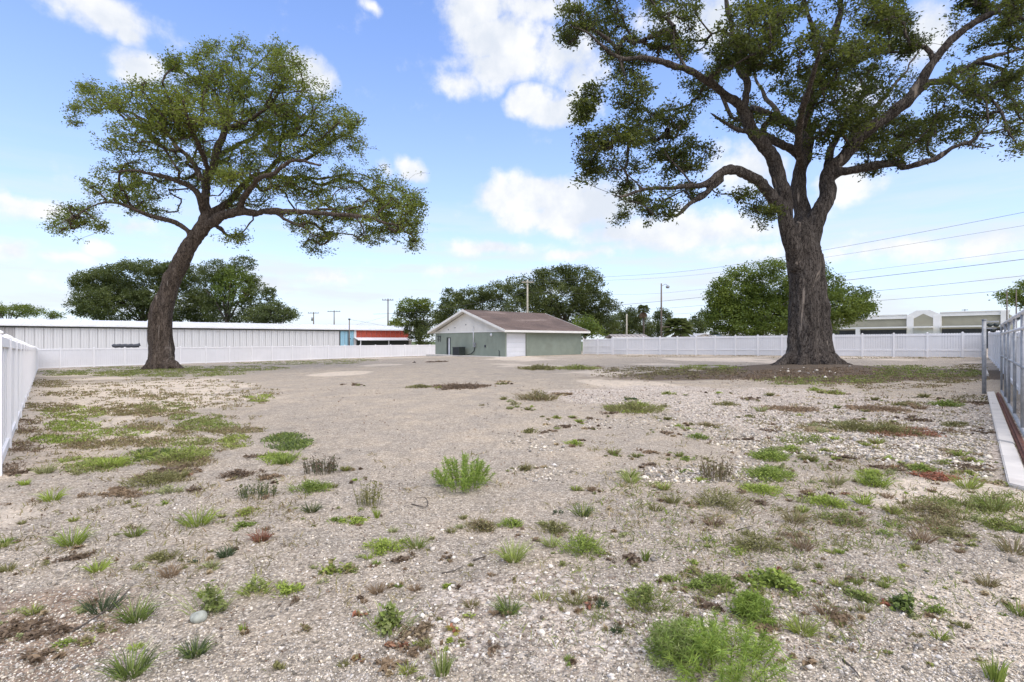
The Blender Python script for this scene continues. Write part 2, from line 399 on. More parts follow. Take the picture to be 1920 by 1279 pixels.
def stone_mat():
    m, t, b, o = new_mat('limestone_gravel'); geo = t.node('ShaderNodeNewGeometry'); c = t.node('ShaderNodeTexCoord').outputs['Object']
    at = t.node('ShaderNodeAttribute', attribute_name='tint')
    n = t.noise(c, 90, 4, .6)
    hs = t.node('ShaderNodeHueSaturation'); t.link(at.outputs['Color'], hs.inputs['Color']); t.link(t.math('MULTIPLY_ADD', n.outputs[0], .5, .75), hs.inputs['Value'])
    t.link(hs.outputs[0], b.inputs['Base Color']); b.inputs['Roughness'].default_value = .9; b.inputs['Specular IOR Level'].default_value = .25
    return m
M['stone'] = stone_mat()

# ------------------------------------------------------------------ ground
def ellipse_mask(x, y, cx, cy, rx, ry, rot, nz, soft=.45):
    c, s = math.cos(rot), math.sin(rot); u = ((x-cx)*c+(y-cy)*s)/rx; v = (-(x-cx)*s+(y-cy)*c)/ry
    d = 1-np.sqrt(u*u+v*v) + (nz-.5)*1.1
    return np.clip(d/soft+.3, 0, 1)
def build_ground():
    def axis(segs, lo, hi):
        out_ = [segs[0][0]]
        for (p, q, st) in segs: out_ += list(p+(q-p)*(np.arange(round((q-p)/st))+1)/round((q-p)/st))
        stp = 1.2; e = out_[-1]
        while e < hi: e += stp; stp *= 1.25; out_.append(e)
        stp = 1.2; e = out_[0]; pre = []
        while e > lo: e -= stp; stp *= 1.25; pre.append(e)
        return np.array(pre[::-1]+out_)
    xs = axis([(-60,-26,.7),(-26,-7,.25),(-7,7,.11),(7,26,.22),(26,50,.6)], -1600, 1600)
    ys = axis([(-6,2,.4),(2,10,.10),(10,40,.2),(40,95,.7)], -1600, 1600); nx, ny = len(xs), len(ys)
    X, Y = np.meshgrid(xs, ys); x = X.ravel(); y = Y.ravel(); z = gz(x, y)
    i = (np.arange(ny-1)[:,None]*nx + np.arange(nx-1)[None]).ravel()
    Fq = np.stack([i, i+1, i+nx+1, i+nx], 1)
    me = np_mesh('ground', np.stack([x,y,z],1), Fq, smooth=True)
    N1 = fbm2(x, y, .35, 4, 2.); N2 = fbm2(x, y, 1.3, 4, 9.); N3 = fbm2(x, y, .12, 3, 4.)
    nz = .6*N1+.4*N2
    # sand on the left side, dirt at the lower left, white stone on the right, litter round the trees
    sand = np.clip(((-x-0.36*y-1.9)+(nz-.5)*9)/2.5, 0, 1)*np.clip((34-np.hypot(x,y))/8, 0, 1)
    sand = np.maximum(sand, .8*np.clip((fbm2(x, y, .22, 3, 20.)-.56)*9, 0, 1)*np.clip((y-9)/6, 0, 1))
    sand = np.maximum(sand, ellipse_mask(x, y, 3.3, 2.7, .9, .8, .3, nz))
    sand = np.maximum(sand, .8*ellipse_mask(x, y, 4.6, 5.2, 1.3, .7, .3, nz))
    white = ellipse_mask(x, y, 8.2, 11.5, 6.0, 5.2, .5, nz, .5)
    white = np.maximum(white, .9*ellipse_mask(x, y, 4.4, 15.5, 4.2, 2.8, .3, nz))
    white = np.maximum(white, .55*ellipse_mask(x, y, .3, 3.0, 1.4, .7, 0, nz))
    dirt = ellipse_mask(x, y, -2.75, 2.75, 1.0, .8, -.5, nz)
    dirt = np.maximum(dirt, .42*ellipse_mask(x, y, -7.4, 8.4, .8, 3.4, .75, nz))
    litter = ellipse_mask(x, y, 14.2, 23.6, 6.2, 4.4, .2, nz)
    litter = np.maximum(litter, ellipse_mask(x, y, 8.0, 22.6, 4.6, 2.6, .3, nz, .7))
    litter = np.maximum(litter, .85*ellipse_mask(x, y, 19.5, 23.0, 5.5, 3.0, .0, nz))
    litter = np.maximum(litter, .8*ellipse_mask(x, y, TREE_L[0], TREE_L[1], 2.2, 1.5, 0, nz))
    far = np.clip((np.hypot(x, y-25)-75)/30, 0, 1)
    for nm, arr in (('sand', sand), ('white', white), ('dirt', dirt), ('litter', np.maximum(litter, 0)), ('far', far), ('blot', N3)):
        a = me.attributes.new(nm, 'FLOAT', 'POINT'); a.data.foreach_set('value', arr.astype(np.float32))
    m, t, b, o = new_mat('lot_ground'); c = t.node('ShaderNodeTexCoord').outputs['Object']
    at = {k: t.node('ShaderNodeAttribute', attribute_name=k).outputs['Fac'] for k in ('sand','white','dirt','litter','far','blot')}
    v1 = t.voronoi(c, 62); v2 = t.voronoi(c, 26); n1 = t.noise(c, 4.5, 5, .65); n2 = t.noise(c, .8, 5, .6); n3 = t.noise(c, 130, 3, .7); n4 = t.noise(c, 22, 4, .7)
    sepc = t.node('ShaderNodeSeparateColor'); t.link(v1.outputs['Color'], sepc.inputs[0])
    g = t.ramp(sepc.outputs[0], [(0,(.11,.091,.070)),(.3,(.29,.245,.188)),(.6,(.47,.405,.315)),(.88,(.60,.525,.42)),(1,(.80,.735,.625))])
    g = t.mix(t.math('MULTIPLY', t.smooth(v1.outputs[0], .42, .72), .75), g, (.11,.093,.074))
    gtan = t.mix(t.smooth(n2.outputs[0], .38, .66), (.445,.390,.312), (.56,.470,.350))
    gtan = t.mix(t.math('MULTIPLY', t.smooth(at['blot'], .42, .62), .5), gtan, (.385,.338,.272))
    g = t.mix(.45, g, gtan)
    sc_ = t.mix(t.smooth(n3.outputs[0], .3, .7), (.53,.448,.342), (.69,.605,.485))
    sc_ = t.mix(t.math('MULTIPLY', t.smooth(n1.outputs[0], .5, .75), .45), sc_, (.38,.31,.25))
    sep2 = t.node('ShaderNodeSeparateColor'); t.link(v2.outputs['Color'], sep2.inputs[0])
    wc = t.ramp(sep2.outputs[1], [(0,(.19,.145,.11)),(.22,(.46,.385,.31)),(.6,(.68,.60,.50)),(1,(.84,.775,.68))])
    wc = t.mix(t.math('MULTIPLY', t.smooth(v2.outputs[0], .48, .72), .75), wc, (.17,.135,.11))
    dc = t.mix(t.smooth(n4.outputs[0], .3, .7), (.15,.105,.072), (.42,.33,.245))
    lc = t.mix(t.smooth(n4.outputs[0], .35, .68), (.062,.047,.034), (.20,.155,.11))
    def edge(a, k=.35): return t.smooth(t.math('ADD', a, t.math('MULTIPLY', t.math('SUBTRACT', n4.outputs[0], .5), k)), .3, .7)
    col = t.mix(t.math('MULTIPLY', edge(at['sand']), .85), g, sc_)
    col = t.mix(t.math('MULTIPLY', edge(at['white'], .6), .85), col, wc)
    col = t.mix(edge(at['dirt'], .8), col, dc)
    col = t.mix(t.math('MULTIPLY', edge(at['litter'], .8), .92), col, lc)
    brown = t.math('MULTIPLY', t.smooth(n1.outputs[0], .60, .74), t.smooth(n4.outputs[0], .45, .62))
    col = t.mix(t.math('MULTIPLY', brown, .55), col, (.21,.155,.115))
    s1 = t.noise(c, 38, 2, .6); s2 = t.noise(c, 13, 3, .7); s3 = t.noise(c, 2.2, 4, .6, .8)
    sp_ = t.math('ADD', t.math('MULTIPLY', s1.outputs[0], .55), t.math('MULTIPLY', s2.outputs[0], .45))
    col = t.mix(1.0, col, t.ramp(sp_, [(.30, .42), (.41, .80), (.53, 1.0), (.63, 1.26), (.72, 1.5)]), 'MULTIPLY')
    col = t.mix(1.0, col, t.ramp(s3.outputs[0], [(.32, (.86,.87,.88)), (.5, (1.,1.,1.)), (.68, (1.08,1.06,1.03))]), 'MULTIPLY')
    col = t.mix(1.0, col, (1.04,1.025,1.0), 'MULTIPLY')
    col = t.mix(at['far'], col, (.10,.13,.05))
    t.link(col, b.inputs['Base Color']); b.inputs['Roughness'].default_value = .95; b.inputs['Specular IOR Level'].default_value = .12
    h = t.math('ADD', t.math('MULTIPLY', t.math('SUBTRACT', 1.0, v1.outputs[0]), .6), t.math('MULTIPLY', n4.outputs[0], 1.2))
    h = t.math('ADD', h, t.math('MULTIPLY', t.math('MULTIPLY', t.math('SUBTRACT', 1.0, v2.outputs[0]), at['white']), 1.6))
    t.link(t.bump(h, .9, .018), b.inputs['Normal'])
    o_ = link('ground', me, m); tag(o_, 'pale gravel and sand lot with bare earth', None, None, 'structure')
    return o_
build_ground()

# ------------------------------------------------------------------ fences
def frame(origin, d):
    d = Vector((d[0], d[1], 0)).normalized(); nrm = Vector((-d.y, d.x, 0))
    return Matrix(((d.x, nrm.x, 0, origin[0]), (d.y, nrm.y, 0, origin[1]), (0,0,1,origin[2] if len(origin) > 2 else 0), (0,0,0,1)))
def post_mesh(h, s=.127, inner=None):
    b = MB(); e = s/2; b.box(-e,e,-e,e,-.3,h); return b.mesh('post')
def cap_mesh(s=.127):
    b = MB(); e = s/2+.012; b.box(-e,e,-e,e,0,.02)
    b.add([(-e,-e,.021),(e,-e,.021),(e,e,.021),(-e,e,.021),(0,0,.065)], [(0,1,4),(1,2,4),(2,3,4),(3,0,4)]); return b.mesh('post_cap')
def panel_mesh(p, q, h, style, n_b):
    """one bay between posts p and q (world points on the ground)"""
    d = (q-p); L = math.hypot(d.x, d.y); u = Vector((d.x/L, d.y/L, 0)); nr = Vector((-u.y, u.x, 0)); b = MB()
    def W(s, off, z): t = s/L; return p + u*s + nr*off + Vector((0,0,d.z*t+z))
    def bar(s0, s1, o0, o1, z0, z1):
        nonlocal b
        vs = [W(s,o,z) for z in (z0,z1) for o in (o0,o1) for s in (s0,s1)]
        b.add(vs, [(0,2,3,1),(4,5,7,6),(0,1,5,4),(2,6,7,3),(0,4,6,2),(1,3,7,5)])
    e = .066; wb = (L-2*e)/n_b; top = h-.09 if style != 'picket' else h
    for i in range(n_b):
        s0 = e+i*wb+.004; s1 = e+(i+1)*wb-.004; o = .004*((i*7)%3-1)
        if style == 'picket':
            c = .03; m = (s0+s1)/2
            poly = [W(s0,o-.011,.05),W(s1,o-.011,.05),W(s1,o-.011,top-c),W(s1-c,o-.011,top),W(s0+c,o-.011,top),W(s0,o-.011,top-c)]
            b.prism(poly, nr*.022)
        else: bar(s0, s1, o-.011, o+.011, .06, top)
    rails = {'board': [(h-.13, h-.0), (.05,.17)], 'picket': [(h-.19,h-.10),(.50,.585)], 'gate': [(h-.17,h-.08),(.88,.96),(.30,.38),(.08,.16)]}[style]
    bm_ = b.mesh('panel'); b = MB(); rl = []
    for (z0, z1) in rails:
        b = MB(); bar(e, L-e, -.045, .045, z0, z1); rl.append(b.mesh('rail'))
    return bm_, rl
def fence(name, label, pts, h, style, mat, cat='fence', n_b=14, ps=.127, caps=True):
    pts = [Vector((x, y, g1(x, y))) for x, y in pts]
    root = empty(name, pts[0]); tag(root, label, cat)
    pm = post_mesh(h+.03, ps); cm = cap_mesh(ps); inv = root.location
    for i, p in enumerate(pts):
        q = pts[min(i+1, len(pts)-1)]; r = pts[max(i-1, 0)]; d = q-r; rz = math.atan2(d.y, d.x)
        o = link('post', pm, mat, root); o.location = p-inv; o.rotation_euler = (0,0,rz)
        if caps:
            c = link('post_cap', cm, mat, o); c.location = (0,0,h+.03)
        if i < len(pts)-1:
            me, rl = panel_mesh(p, q, h, style, n_b); o = link('panel', me, M['vinyl_board'] if mat == M['vinyl_far'] else mat, root); o.location = -inv
            for r_ in rl: link('rail', r_, mat, o)
    return root
def onL(px): Z = 1756.8/sepL(px); return ((px-960)/F*Z, Z)
def onR(px): Z = 1756.8/sepR(px); return ((px-960)/F*Z, Z)
cornerL = onL(70)
pxL = [70,113,176,234,288,338,386,430,472,510,548,582,615,646.5,675,704,732.5,759,783,806,827,846]
fence('white_fence', 'long white vinyl fence behind the leaning oak, in front of the metal warehouse', [onL(p) for p in pxL], 1.83, 'board', M['vinyl_far'], n_b=15)
a = Vector((-8.15, 8.25)); b_ = Vector(cornerL); Lf = (b_-a).length; nb = 20; step = Lf/nb
pts = [tuple(a+(b_-a)*(i/nb)) for i in range(-1, nb)] + [(cornerL[0]-.10, cornerL[1]-.10)]
fence('white_fence', 'white vinyl fence running back along the left edge of the lot', pts, 1.74, 'board', M['vinyl'], n_b=15)
pxR = [1150,1176,1206,1237.5,1270,1305,1341,1379,1421,1466,1513,1563,1617,1676,1739,1805,1843]
fence('white_fence', 'white picket-topped fence behind the big oak, from the green building rightwards', [onR(p) for p in pxR], 1.83, 'picket', M['vinyl_far'], n_b=12)
fence('white_gate', 'white gate with horizontal rails beside the green building', [onR(1094), onR(1121), (onR(1149)[0]-.06, onR(1149)[1]+.05)], 1.80, 'gate', M['vinyl_far'], cat='gate', n_b=10)
cr = Vector(onR(1846)); d_ = Vector((-.888, -1)).normalized()
pts = [tuple(cr+d_*(i*2.44)+Vector((.25,-.1))) for i in range(0, 17)]
fence('white_fence', 'white vinyl fence along the right edge behind the steel gate', pts, 1.83, 'board', M['vinyl'], n_b=15)

# ------------------------------------------------------------------ sliding steel gate, its post, footing and track
def gline(Z, off=0.0): return Vector((.903*Z+.763+off*.742, Z-off*.67, 0))
gd = (gline(15)-gline(5)).normalized()
def sliding_gate():
    root = empty('sliding_gate', gline(14.4)); tag(root, 'open galvanised pipe gate parked along the right fence', 'gate'); base = root.location.copy()
    def pipe(nm, a, b, r, mt=M['galv'], par=root):
        mb = MB(); mb.tube([a-base, b-base], r, 10); return mb.build(nm, mt, par, True)
    z0 = lambda p: g1(p.x, p.y)
    up = [14.4,12.6,11.3,9.7,8.1,6.5]
    for Z in up:
        p = gline(Z); pipe('upright', p+Vector((0,0,.2)), p+Vector((0,0,2.05)), .025)
    A, B = gline(14.4), gline(6.5)
    for (z, r, nm) in ((.2,.034,'bottom_rail'),(1.19,.024,'middle_rail'),(1.80,.028,'lower_top_rail'),(2.05,.034,'top_rail')):
        pipe(nm, A+Vector((0,0,z))-gd*.05, B+Vector((0,0,z)), r, M['galv'] if z < 1.5 else M['paintedpipe'])
    # white overhead track pipe, open at the near end
    q0, q1 = gline(15.3, .06)+Vector((0,0,2.00)), gline(11.0,.12)+Vector((0,0,2.10))
    tp_ = pipe('track_pipe', q0, q1, .062, M['paintedpipe'])
    dd_ = (q1-q0).normalized(); pipe('pipe_bore', q1-dd_*.02, q1+dd_*.004, .048, M['dark'], tp_)
    for Z in (14.4, 12.6): pipe('bracket', gline(Z,.0)+Vector((0,0,1.9)), gline(Z,.10)+Vector((0,0,2.05)), .02)
    # diagonal brace
    pipe('brace', gline(12.6)+Vector((0,0,1.19)), gline(11.3)+Vector((0,0,.2)), .012)
sliding_gate()
def gate_post():
    p = P(1845.3, 740, 15.4); p.z = g1(p.x, p.y)
    root = empty('gate_post', p); tag(root, 'grey steel gate post with roller brackets at the slab end', 'post')
    mb = MB(); mb.tube([(0,0,-.2),(0,0,2.22)], .052, 14); mb.build('post', M['galv'], root, True)
    mb = MB(); mb.tube([(0,0,2.22),(0,0,2.245)], [.066,.06], 14); mb.build('post_cap', M['galv'], root, True)
    dirx = Vector((.8,-.2,0)).normalized()
    for z, L in ((2.17,.36),(1.97,.30)):
        mb = MB(); mb.box(.05, L, -.025, .025, z-.02, z+.02); o = mb.build('bracket_arm', M['galv'], root); o.rotation_euler = (0,0,R(-14))
    for x, z in ((.14,2.07),(.30,2.07),(.22,1.90)):
        mb = MB(); mb.tube([(x,-.05,z),(x,.05,z)], .055, 14); o = mb.build('roller', M['dark'], root, True); o.rotation_euler = (0,0,R(-14))
gate_post()
def slab(name, label, poly, th, mat, cat, group=None):
    mb = MB(); zs = [g1(p[0], p[1]) for p in poly]; z = max(zs)+.015
    mb.prism([(p[0],p[1],z-.25) for p in poly], (0,0,.25+th)); me = mb.mesh(name)
    bm = bmesh.new(); bm.from_mesh(me); bmesh.ops.bevel(bm, geom=[e for e in bm.edges if e.calc_length() > .2], offset=.012, segments=2, affect='EDGES'); bm.to_mesh(me); bm.free()
    return tag(link(name, me, mat), label, cat, group)
def Ls(Z): return (.904*Z+.364, Z)
def Rs(Z): return (.903*Z+.763-.08, Z+.08)
slab('concrete_slab', 'long concrete footing strip in front of the open steel gate', [Ls(8.05), Rs(7.7), Rs(15.6), Ls(15.6)], .03, M['concrete'], 'slab')
slab('concrete_slab', 'near end of the concrete footing strip at the right edge', [Ls(5.62), Rs(5.3), Rs(7.66), Ls(8.01)], .028, M['concrete'], 'slab')
slab('concrete_slab', 'small concrete pad in the grass behind the gate post', [Ls(21.5), Rs(21.3), Rs(25.0), Ls(25.0)], .02, M['concrete'], 'slab')
mb = MB(); A, B = gline(15.2,-.06), gline(5.6,-.06); nrm = Vector((gd.y,-gd.x,0))
for k in range(9):
    p = A.lerp(B, k/9); q = A.lerp(B, (k+1)/9)
    zz_ = [g1(p.x,p.y), g1(q.x,q.y)]
    for (o0,o1,h) in ((-.03,.07,.03),(.0,.03,.07)):
        vs = [(*(v+nrm*o_).xy, z+hh) for hh in (-.1,h) for o_ in (o0,o1) for v, z in ((p,zz_[0]),(q,zz_[1]))]
        mb.add(vs, [(0,2,3,1),(4,5,7,6),(0,1,5,4),(2,6,7,3),(0,4,6,2),(1,3,7,5)])
tag(mb.build('gate_track', M['rust']), 'rusty steel gate track between the concrete strip and the fence', 'track')

# ------------------------------------------------------------------ green building
def green_building():
    U = Vector((.77,.638,0)).normalized(); o0 = P(947.5, 671, 52); z0 = g1(o0.x, o0.y)-.02
    root = empty('green_building', (o0.x, o0.y, z0), math.atan2(U.y, U.x)); tag(root, 'low sage green building with brown shingle gable roof and white roller door', 'building')
    LU, LV, H = 11.3, 13.6, 2.62; RZ = 5.0-z0
    def part(nm, mt, par=root, **k):
        return lambda mb: mb.build(nm, M[mt], par)
    # local axes: x along the front wall, y along the gable wall
    mb = MB(); mb.box(0,.16,0,.2,-.5,H); mb.box(2.84,LU,0,.2,-.5,H); mb.box(.16,2.84,0,.2,2.42,H); mb.build('front_wall', M['green'], root)
    mb = MB(); mb.box(0,.2,.2,10.15,-.5,H); mb.box(0,.2,11.1,LV,-.5,H); mb.box(0,.2,10.15,11.1,2.05,H); gw = mb.build('gable_wall', M['green'], root)
    mb = MB(); mb.box(LU-.2,LU,.2,LV,-.5,H); mb.box(.2,LU-.2,LV-.2,LV,-.5,H); mb.build('back_wall', M['green'], root)
    # roller door
    dr = empty('roller_door', (0,0,0)); dr.parent = root
    for k in range(5):
        mb = MB(); z = .02+k*.48; mb.box(.18,2.82,.10,.135,z,z+.472); mb.box(.30,2.70,.088,.10,z+.10,z+.37); o = mb.build('door_section', M['door_white'], dr)
    mb = MB(); mb.box(2.84,2.98,-.04,-.002,-.3,H-.05); mb.build('pilaster', M['green'], root)
    # gable side door
    d2 = empty('side_door', (0,0,0)); d2.parent = root
    mb = MB(); mb.box(.12,.16,10.42,10.85,.02,2.02); mb.build('door_leaf', M['door_white'], d2)
    mb = MB(); mb.box(.03,.12,10.16,10.40,.0,2.03); mb.box(.03,.12,10.86,11.09,.0,2.03); mb.box(.03,.12,10.40,10.86,1.99,2.04); mb.build('door_frame', M['dark'], d2)
    # gables
    for nm, x0, x1 in (('gable_siding',-.02,.16),('gable_siding',LU-.16,LU+.02)):
        mb = MB(); mid = LV/2
        mb.prism([(x0,-.02,H),(x0,LV+.02,H),(x0,mid,RZ-.12)], (x1-x0,0,0)); mb.build(nm, M['gable'], root)
    mb = MB(); mb.box(-.05,-.022,0,LV,H-.06,H+.08); mb.build('trim_board', M['trim'], root)
    # roof
    ov, rk = .75, .65; ze = H+.02; sl = (RZ-ze)/(LV/2+ov)
    for nm, y0, y1 in (('roof_slope',-ov,LV/2),('roof_slope',LV+ov,LV/2)):
        mb = MB(); vs = [(-rk,y0,ze),(LU+rk,y0,ze),(LU+rk,y1,RZ),(-rk,y1,RZ)]
        mb.prism([Vector(v)+Vector((0,0,.03)) for v in vs], (0,0,.07)); mb.build(nm, M['shingle'], root)
        mb = MB(); mb.prism([Vector(v)+Vector((0,0,-.05)) for v in vs], (0,0,.078)); mb.build('soffit', M['trim'], root)
    for y, s in ((-ov-.03,1),(LV+ov,1)):
        mb = MB(); mb.box(-rk-.03,LU+rk+.03,y,y+.03,ze-.13,ze+.09); mb.build('fascia', M['trim'], root)
    for x in (-rk-.035, LU+rk+.002):
        for y0, y1 in ((-ov,LV/2),(LV+ov,LV/2)):
            mb = MB(); mb.prism([(x,y0,ze-.13),(x,y0,ze+.12),(x,y1,RZ+.12),(x,y1,RZ-.13)], (.033,0,0)); mb.build('rake_board', M['trim'], root)
    # fittings on the gable wall
    mb = MB(); mb.tube([(-.06,5.5,1.0),(-.06,5.5,3.05)], .055, 8); mb.tube([(-.06,5.5,3.0),(-.06,5.5,3.3)], .03, 6); mb.build('service_mast', M['paintedpipe'], root, True)
    mb = MB(); mb.box(-.16,-.002,5.05,5.35,.95,1.45); mb.tube([(-.16,5.2,1.25),(-.24,5.2,1.25)], .1, 12); mb.build('electric_meter', M['galv'], root)
    mb = MB(); mb.tube([(-.06,5.3,.95),(-.10,5.35,.5),(-.25,5.7,.2),(-.4,6.2,.12)], .05, 8); mb.build('conduit', M['dark'], root, True)
    mb = MB(); mb.tube([(-.002,2.35,2.28),(-.08,2.35,2.28)], [.17,.13], 14); mb.build('wall_light', M['door_white'], root, True)
    mb = MB(); mb.box(-.08,-.002,3.3,3.5,.95,1.2); mb.build('junction_box', M['darkgrey'], root)
    mb = MB(); mb.tube([(-.05,.95,-.1),(-.05,.95,.6)], .035, 6); mb.tube([(-.05,.95,.6),(-.13,.95,.66)], .03, 6); mb.build('hose_tap', M['darkgrey'], root, True)
    for y, z in ((9.2,3.15),(10.6,2.95),(7.0,3.45)):
        mb = MB(); mb.tube([(-.021,y,z),(-.05,y,z)], .07, 8); mb.build('vent', M['darkgrey'], root, True)
    for y in (12.9,12.45):
        mb = MB(); mb.box(-.05,-.002,y-.05,y+.05,1.55,2.25); mb.box(-.12,-.05,y-.16,y+.1,2.15,2.25); mb.box(-.10,-.05,y-.12,y+.08,1.78,1.86); mb.build('wall_bracket', M['darkgrey'], root)
    # air conditioner: a thing of its own
    wm = root.matrix_basis
    p = wm @ Vector((-.75, 7.35, 0)); p.z = g1(p.x,p.y)
    ac = empty('air_conditioner', p, math.atan2(U.y, U.x)); tag(ac, 'dark green air conditioning unit against the gable wall of the green building', 'air conditioner')
    mb = MB(); mb.box(-.40,.40,-.66,.66,.06,.98); mb.build('cabinet', M['dark'], ac)
    mb = MB(); mb.box(-.45,.45,-.72,.72,-.1,.06); mb.build('pad', M['concrete'], ac)
    mb = MB()
    for k in range(9): mb.box(-.43,-.402,-.60+k*.135,-.56+k*.135,.12,.9)
    mb.build('grille', M['darkgrey'], ac)
    mb = MB(); mb.box(-.44,.44,-.70,.70,.98,1.04); mb.build('top_cover', M['darkgrey'], ac)
    # apron of pale concrete along the base
    q = [(-1.6,-1.2),(-1.6,LV-.5),(-.02,LV-.5),(-.02,-.02),(4.2,-.02),(4.2,-1.2)]
    pts = [wm @ Vector((x,y,0)) for x,y in q]
    mb = MB(); zt = max(g1(p.x,p.y) for p in pts)
    mb.prism([(p.x,p.y,-.6) for p in pts], (0,0,.6+zt-.03))
    tag(mb.build('concrete_apron', M['concrete']), 'pale concrete apron along the foot of the green building', 'apron')
green_building()

# ------------------------------------------------------------------ metal warehouse behind the left fence
def warehouse():
    A = Vector((-66.0, 66.0)); B = Vector(((773-960)/F*100, 100.0)); d = (B-A).normalized(); L = (B-A).length
    zg = -.95
    root = empty('metal_warehouse', (A.x, A.y, zg), math.atan2(d.y, d.x)); tag(root, 'long low white metal warehouse behind the left fence, with blue and red end bays', 'warehouse')
    def t_of(px): k = (px-960)/F; return (k*A.y-A.x)/(d.x-k*d.y)
    E = 3.62-zg; W = .93
    def panel(w, e):
        mb = MB(); mb.box(0,w-.05,0,.05,0,e)
        for s in (0,.31,.62):
            if s < w-.1: mb.prism([(s+.01,0,0),(s+.07,0,0),(s+.055,-.06,0),(s+.025,-.06,0)][::-1], (0,0,e))
        return mb.mesh('wall_panel')
    segs = [(-9.0, t_of(28), 'old_metal'), (t_of(28), t_of(636.5), 'white_metal'), (t_of(638), t_of(664), 'blue'), (t_of(667.5), t_of(768), 'red')]
    for s0, s1, mt in segs:
        nn = max(1, round((s1-s0)/W)); ww = (s1-s0)/nn
        zb = 0 if mt != 'red' else 2.2-zg
        me = panel(ww, E-zb-.05)
        for k in range(nn):
            o = link('wall_panel', me, M[mt], root); o.location = (s0+k*ww, 0, zb)
    # bay posts / trims
    for px, wd, mt in ((637.2,.12,'darkgrey'),(665.5,.45,'white_metal'),(768.8,.55,'white_metal')):
        t0 = t_of(px); mb = MB(); mb.box(t0-wd/2,t0+wd/2,-.09,.12,0,E-.02); mb.build('corner_trim', M[mt], root)
    t0 = t_of(652.5); mb = MB(); mb.box(t0-.06,t0+.06,-.06,-.005,0,E-.2); mb.build('door_gap', M['darkgrey'], root)
    for z in (1.6,2.9):
        mb = MB(); mb.box(t0+.1,t0+.5,-.075,-.04,z,z+.12); mb.build('hinge', M['darkgrey'], root)
    # body behind, lower red bay opening
    mb = MB(); mb.box(-9,t_of(768),.1,14,0,E-.02); mb.build('rear_body', M['white_metal'], root)
    r0, r1 = t_of(667.5), t_of(768)
    mb = MB(); mb.box(r0,r1,.02,.09,0,2.18-zg); mb.build('open_bay', M['dark'], root)
    mb = MB(); mb.prism([(r0-.5,0,2.28-zg),(r0-.5,0,2.20-zg),(r0-.5,-2.6,1.70-zg),(r0-.5,-2.6,1.84-zg)], (r1-r0+2.2,0,0)); mb.build('canopy', M['roof_metal'], root)
    for s in (r0,(r0+r1)/2,r1+1.3):
        mb = MB(); mb.box(s-.06,s+.06,-2.5,-2.38,0,1.74-zg); mb.build('canopy_post', M['white_metal'], root)
    # roof: slope with standing ribs
    e0, e1 = -9.6, t_of(768)+.9
    mb = MB(); mb.prism([(e0,-.55,E-.06),(e0,-.55,E+.12),(e0,7,E+1.10),(e0,14.5,E+.12),(e0,14.5,E-.06),(e0,7,E+.92)], (e1-e0,0,0)); mb.build('roof', M['roof_metal'], root)
    mb = MB(); mb.box(e0-.02,e1+.02,-.64,-.552,E-.02,E+.17); mb.build('gutter', M['roof_metal'], root)
    rm = MB(); rm.prism([(0,-.5,E+.13),(0,-.5,E+.165),(0,7,E+1.145),(0,7,E+1.11)], (.09,0,0)); me = rm.mesh('roof_rib')
    k = e0+.4
    while k < e1: o = link('roof_rib', me, M['roof_metal'], root); o.location = (k,0,0); k += .93
    mb = MB(); mb.box(-9,t_of(664),-.10,-.062,E-.24,E-.06); mb.build('eave_shadow_strip', M['dark'], root)  # dark strip painting in the shadow line under the eave
    # slim pole in front
    p = P(655, 648, 84); z = g1(p.x,p.y)
    ro = empty('conduit_pole', (p.x,p.y,z)); tag(ro, 'thin dark pole in front of the blue warehouse doors', 'pole')
    mb = MB(); mb.tube([(0,0,-.3),(0,0,CAM_H+(HZ-599)/F*84-z)], [.11,.08], 8); mb.build('shaft', M['wood_pole'], ro, True)
    mb = MB(); mb.box(-.15,.15,-.1,.1,CAM_H+(HZ-601)/F*84-z,CAM_H+(HZ-600)/F*84-z+.15); mb.build('cap', M['darkgrey'], ro)
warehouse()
def dark_cover():
    p = P(236, 650, 58); z = g1(p.x,p.y); h = CAM_H-(649.5-HZ)/F*58-z
    root = empty('covered_rack', (p.x,p.y,z), .62); tag(root, 'dark grey rounded cover showing just above the white fence', 'cover')
    mb = MB(); n_ = 14
    pts = [(-1.25+2.5*i/n_,0,h+.03*math.sin(i*2.1)) for i in range(n_+1)]; rr = [.12]+[.22]*(n_-1)+[.2]
    mb.tube(pts, rr, 10); o = mb.build('cover', M['darkgrey'], root, True)
    mb = MB(); mb.tube([(1.1,0,h+.1),(1.32,0,h+.16)], [.14,.19], 8); mb.build('end_roll', M['darkgrey'], root, True)
    for x in (-.95,.95):
        mb = MB(); mb.box(x-.04,x+.04,-.04,.04,-.1,h-.18); mb.build('leg', M['galv'], root)
dark_cover()

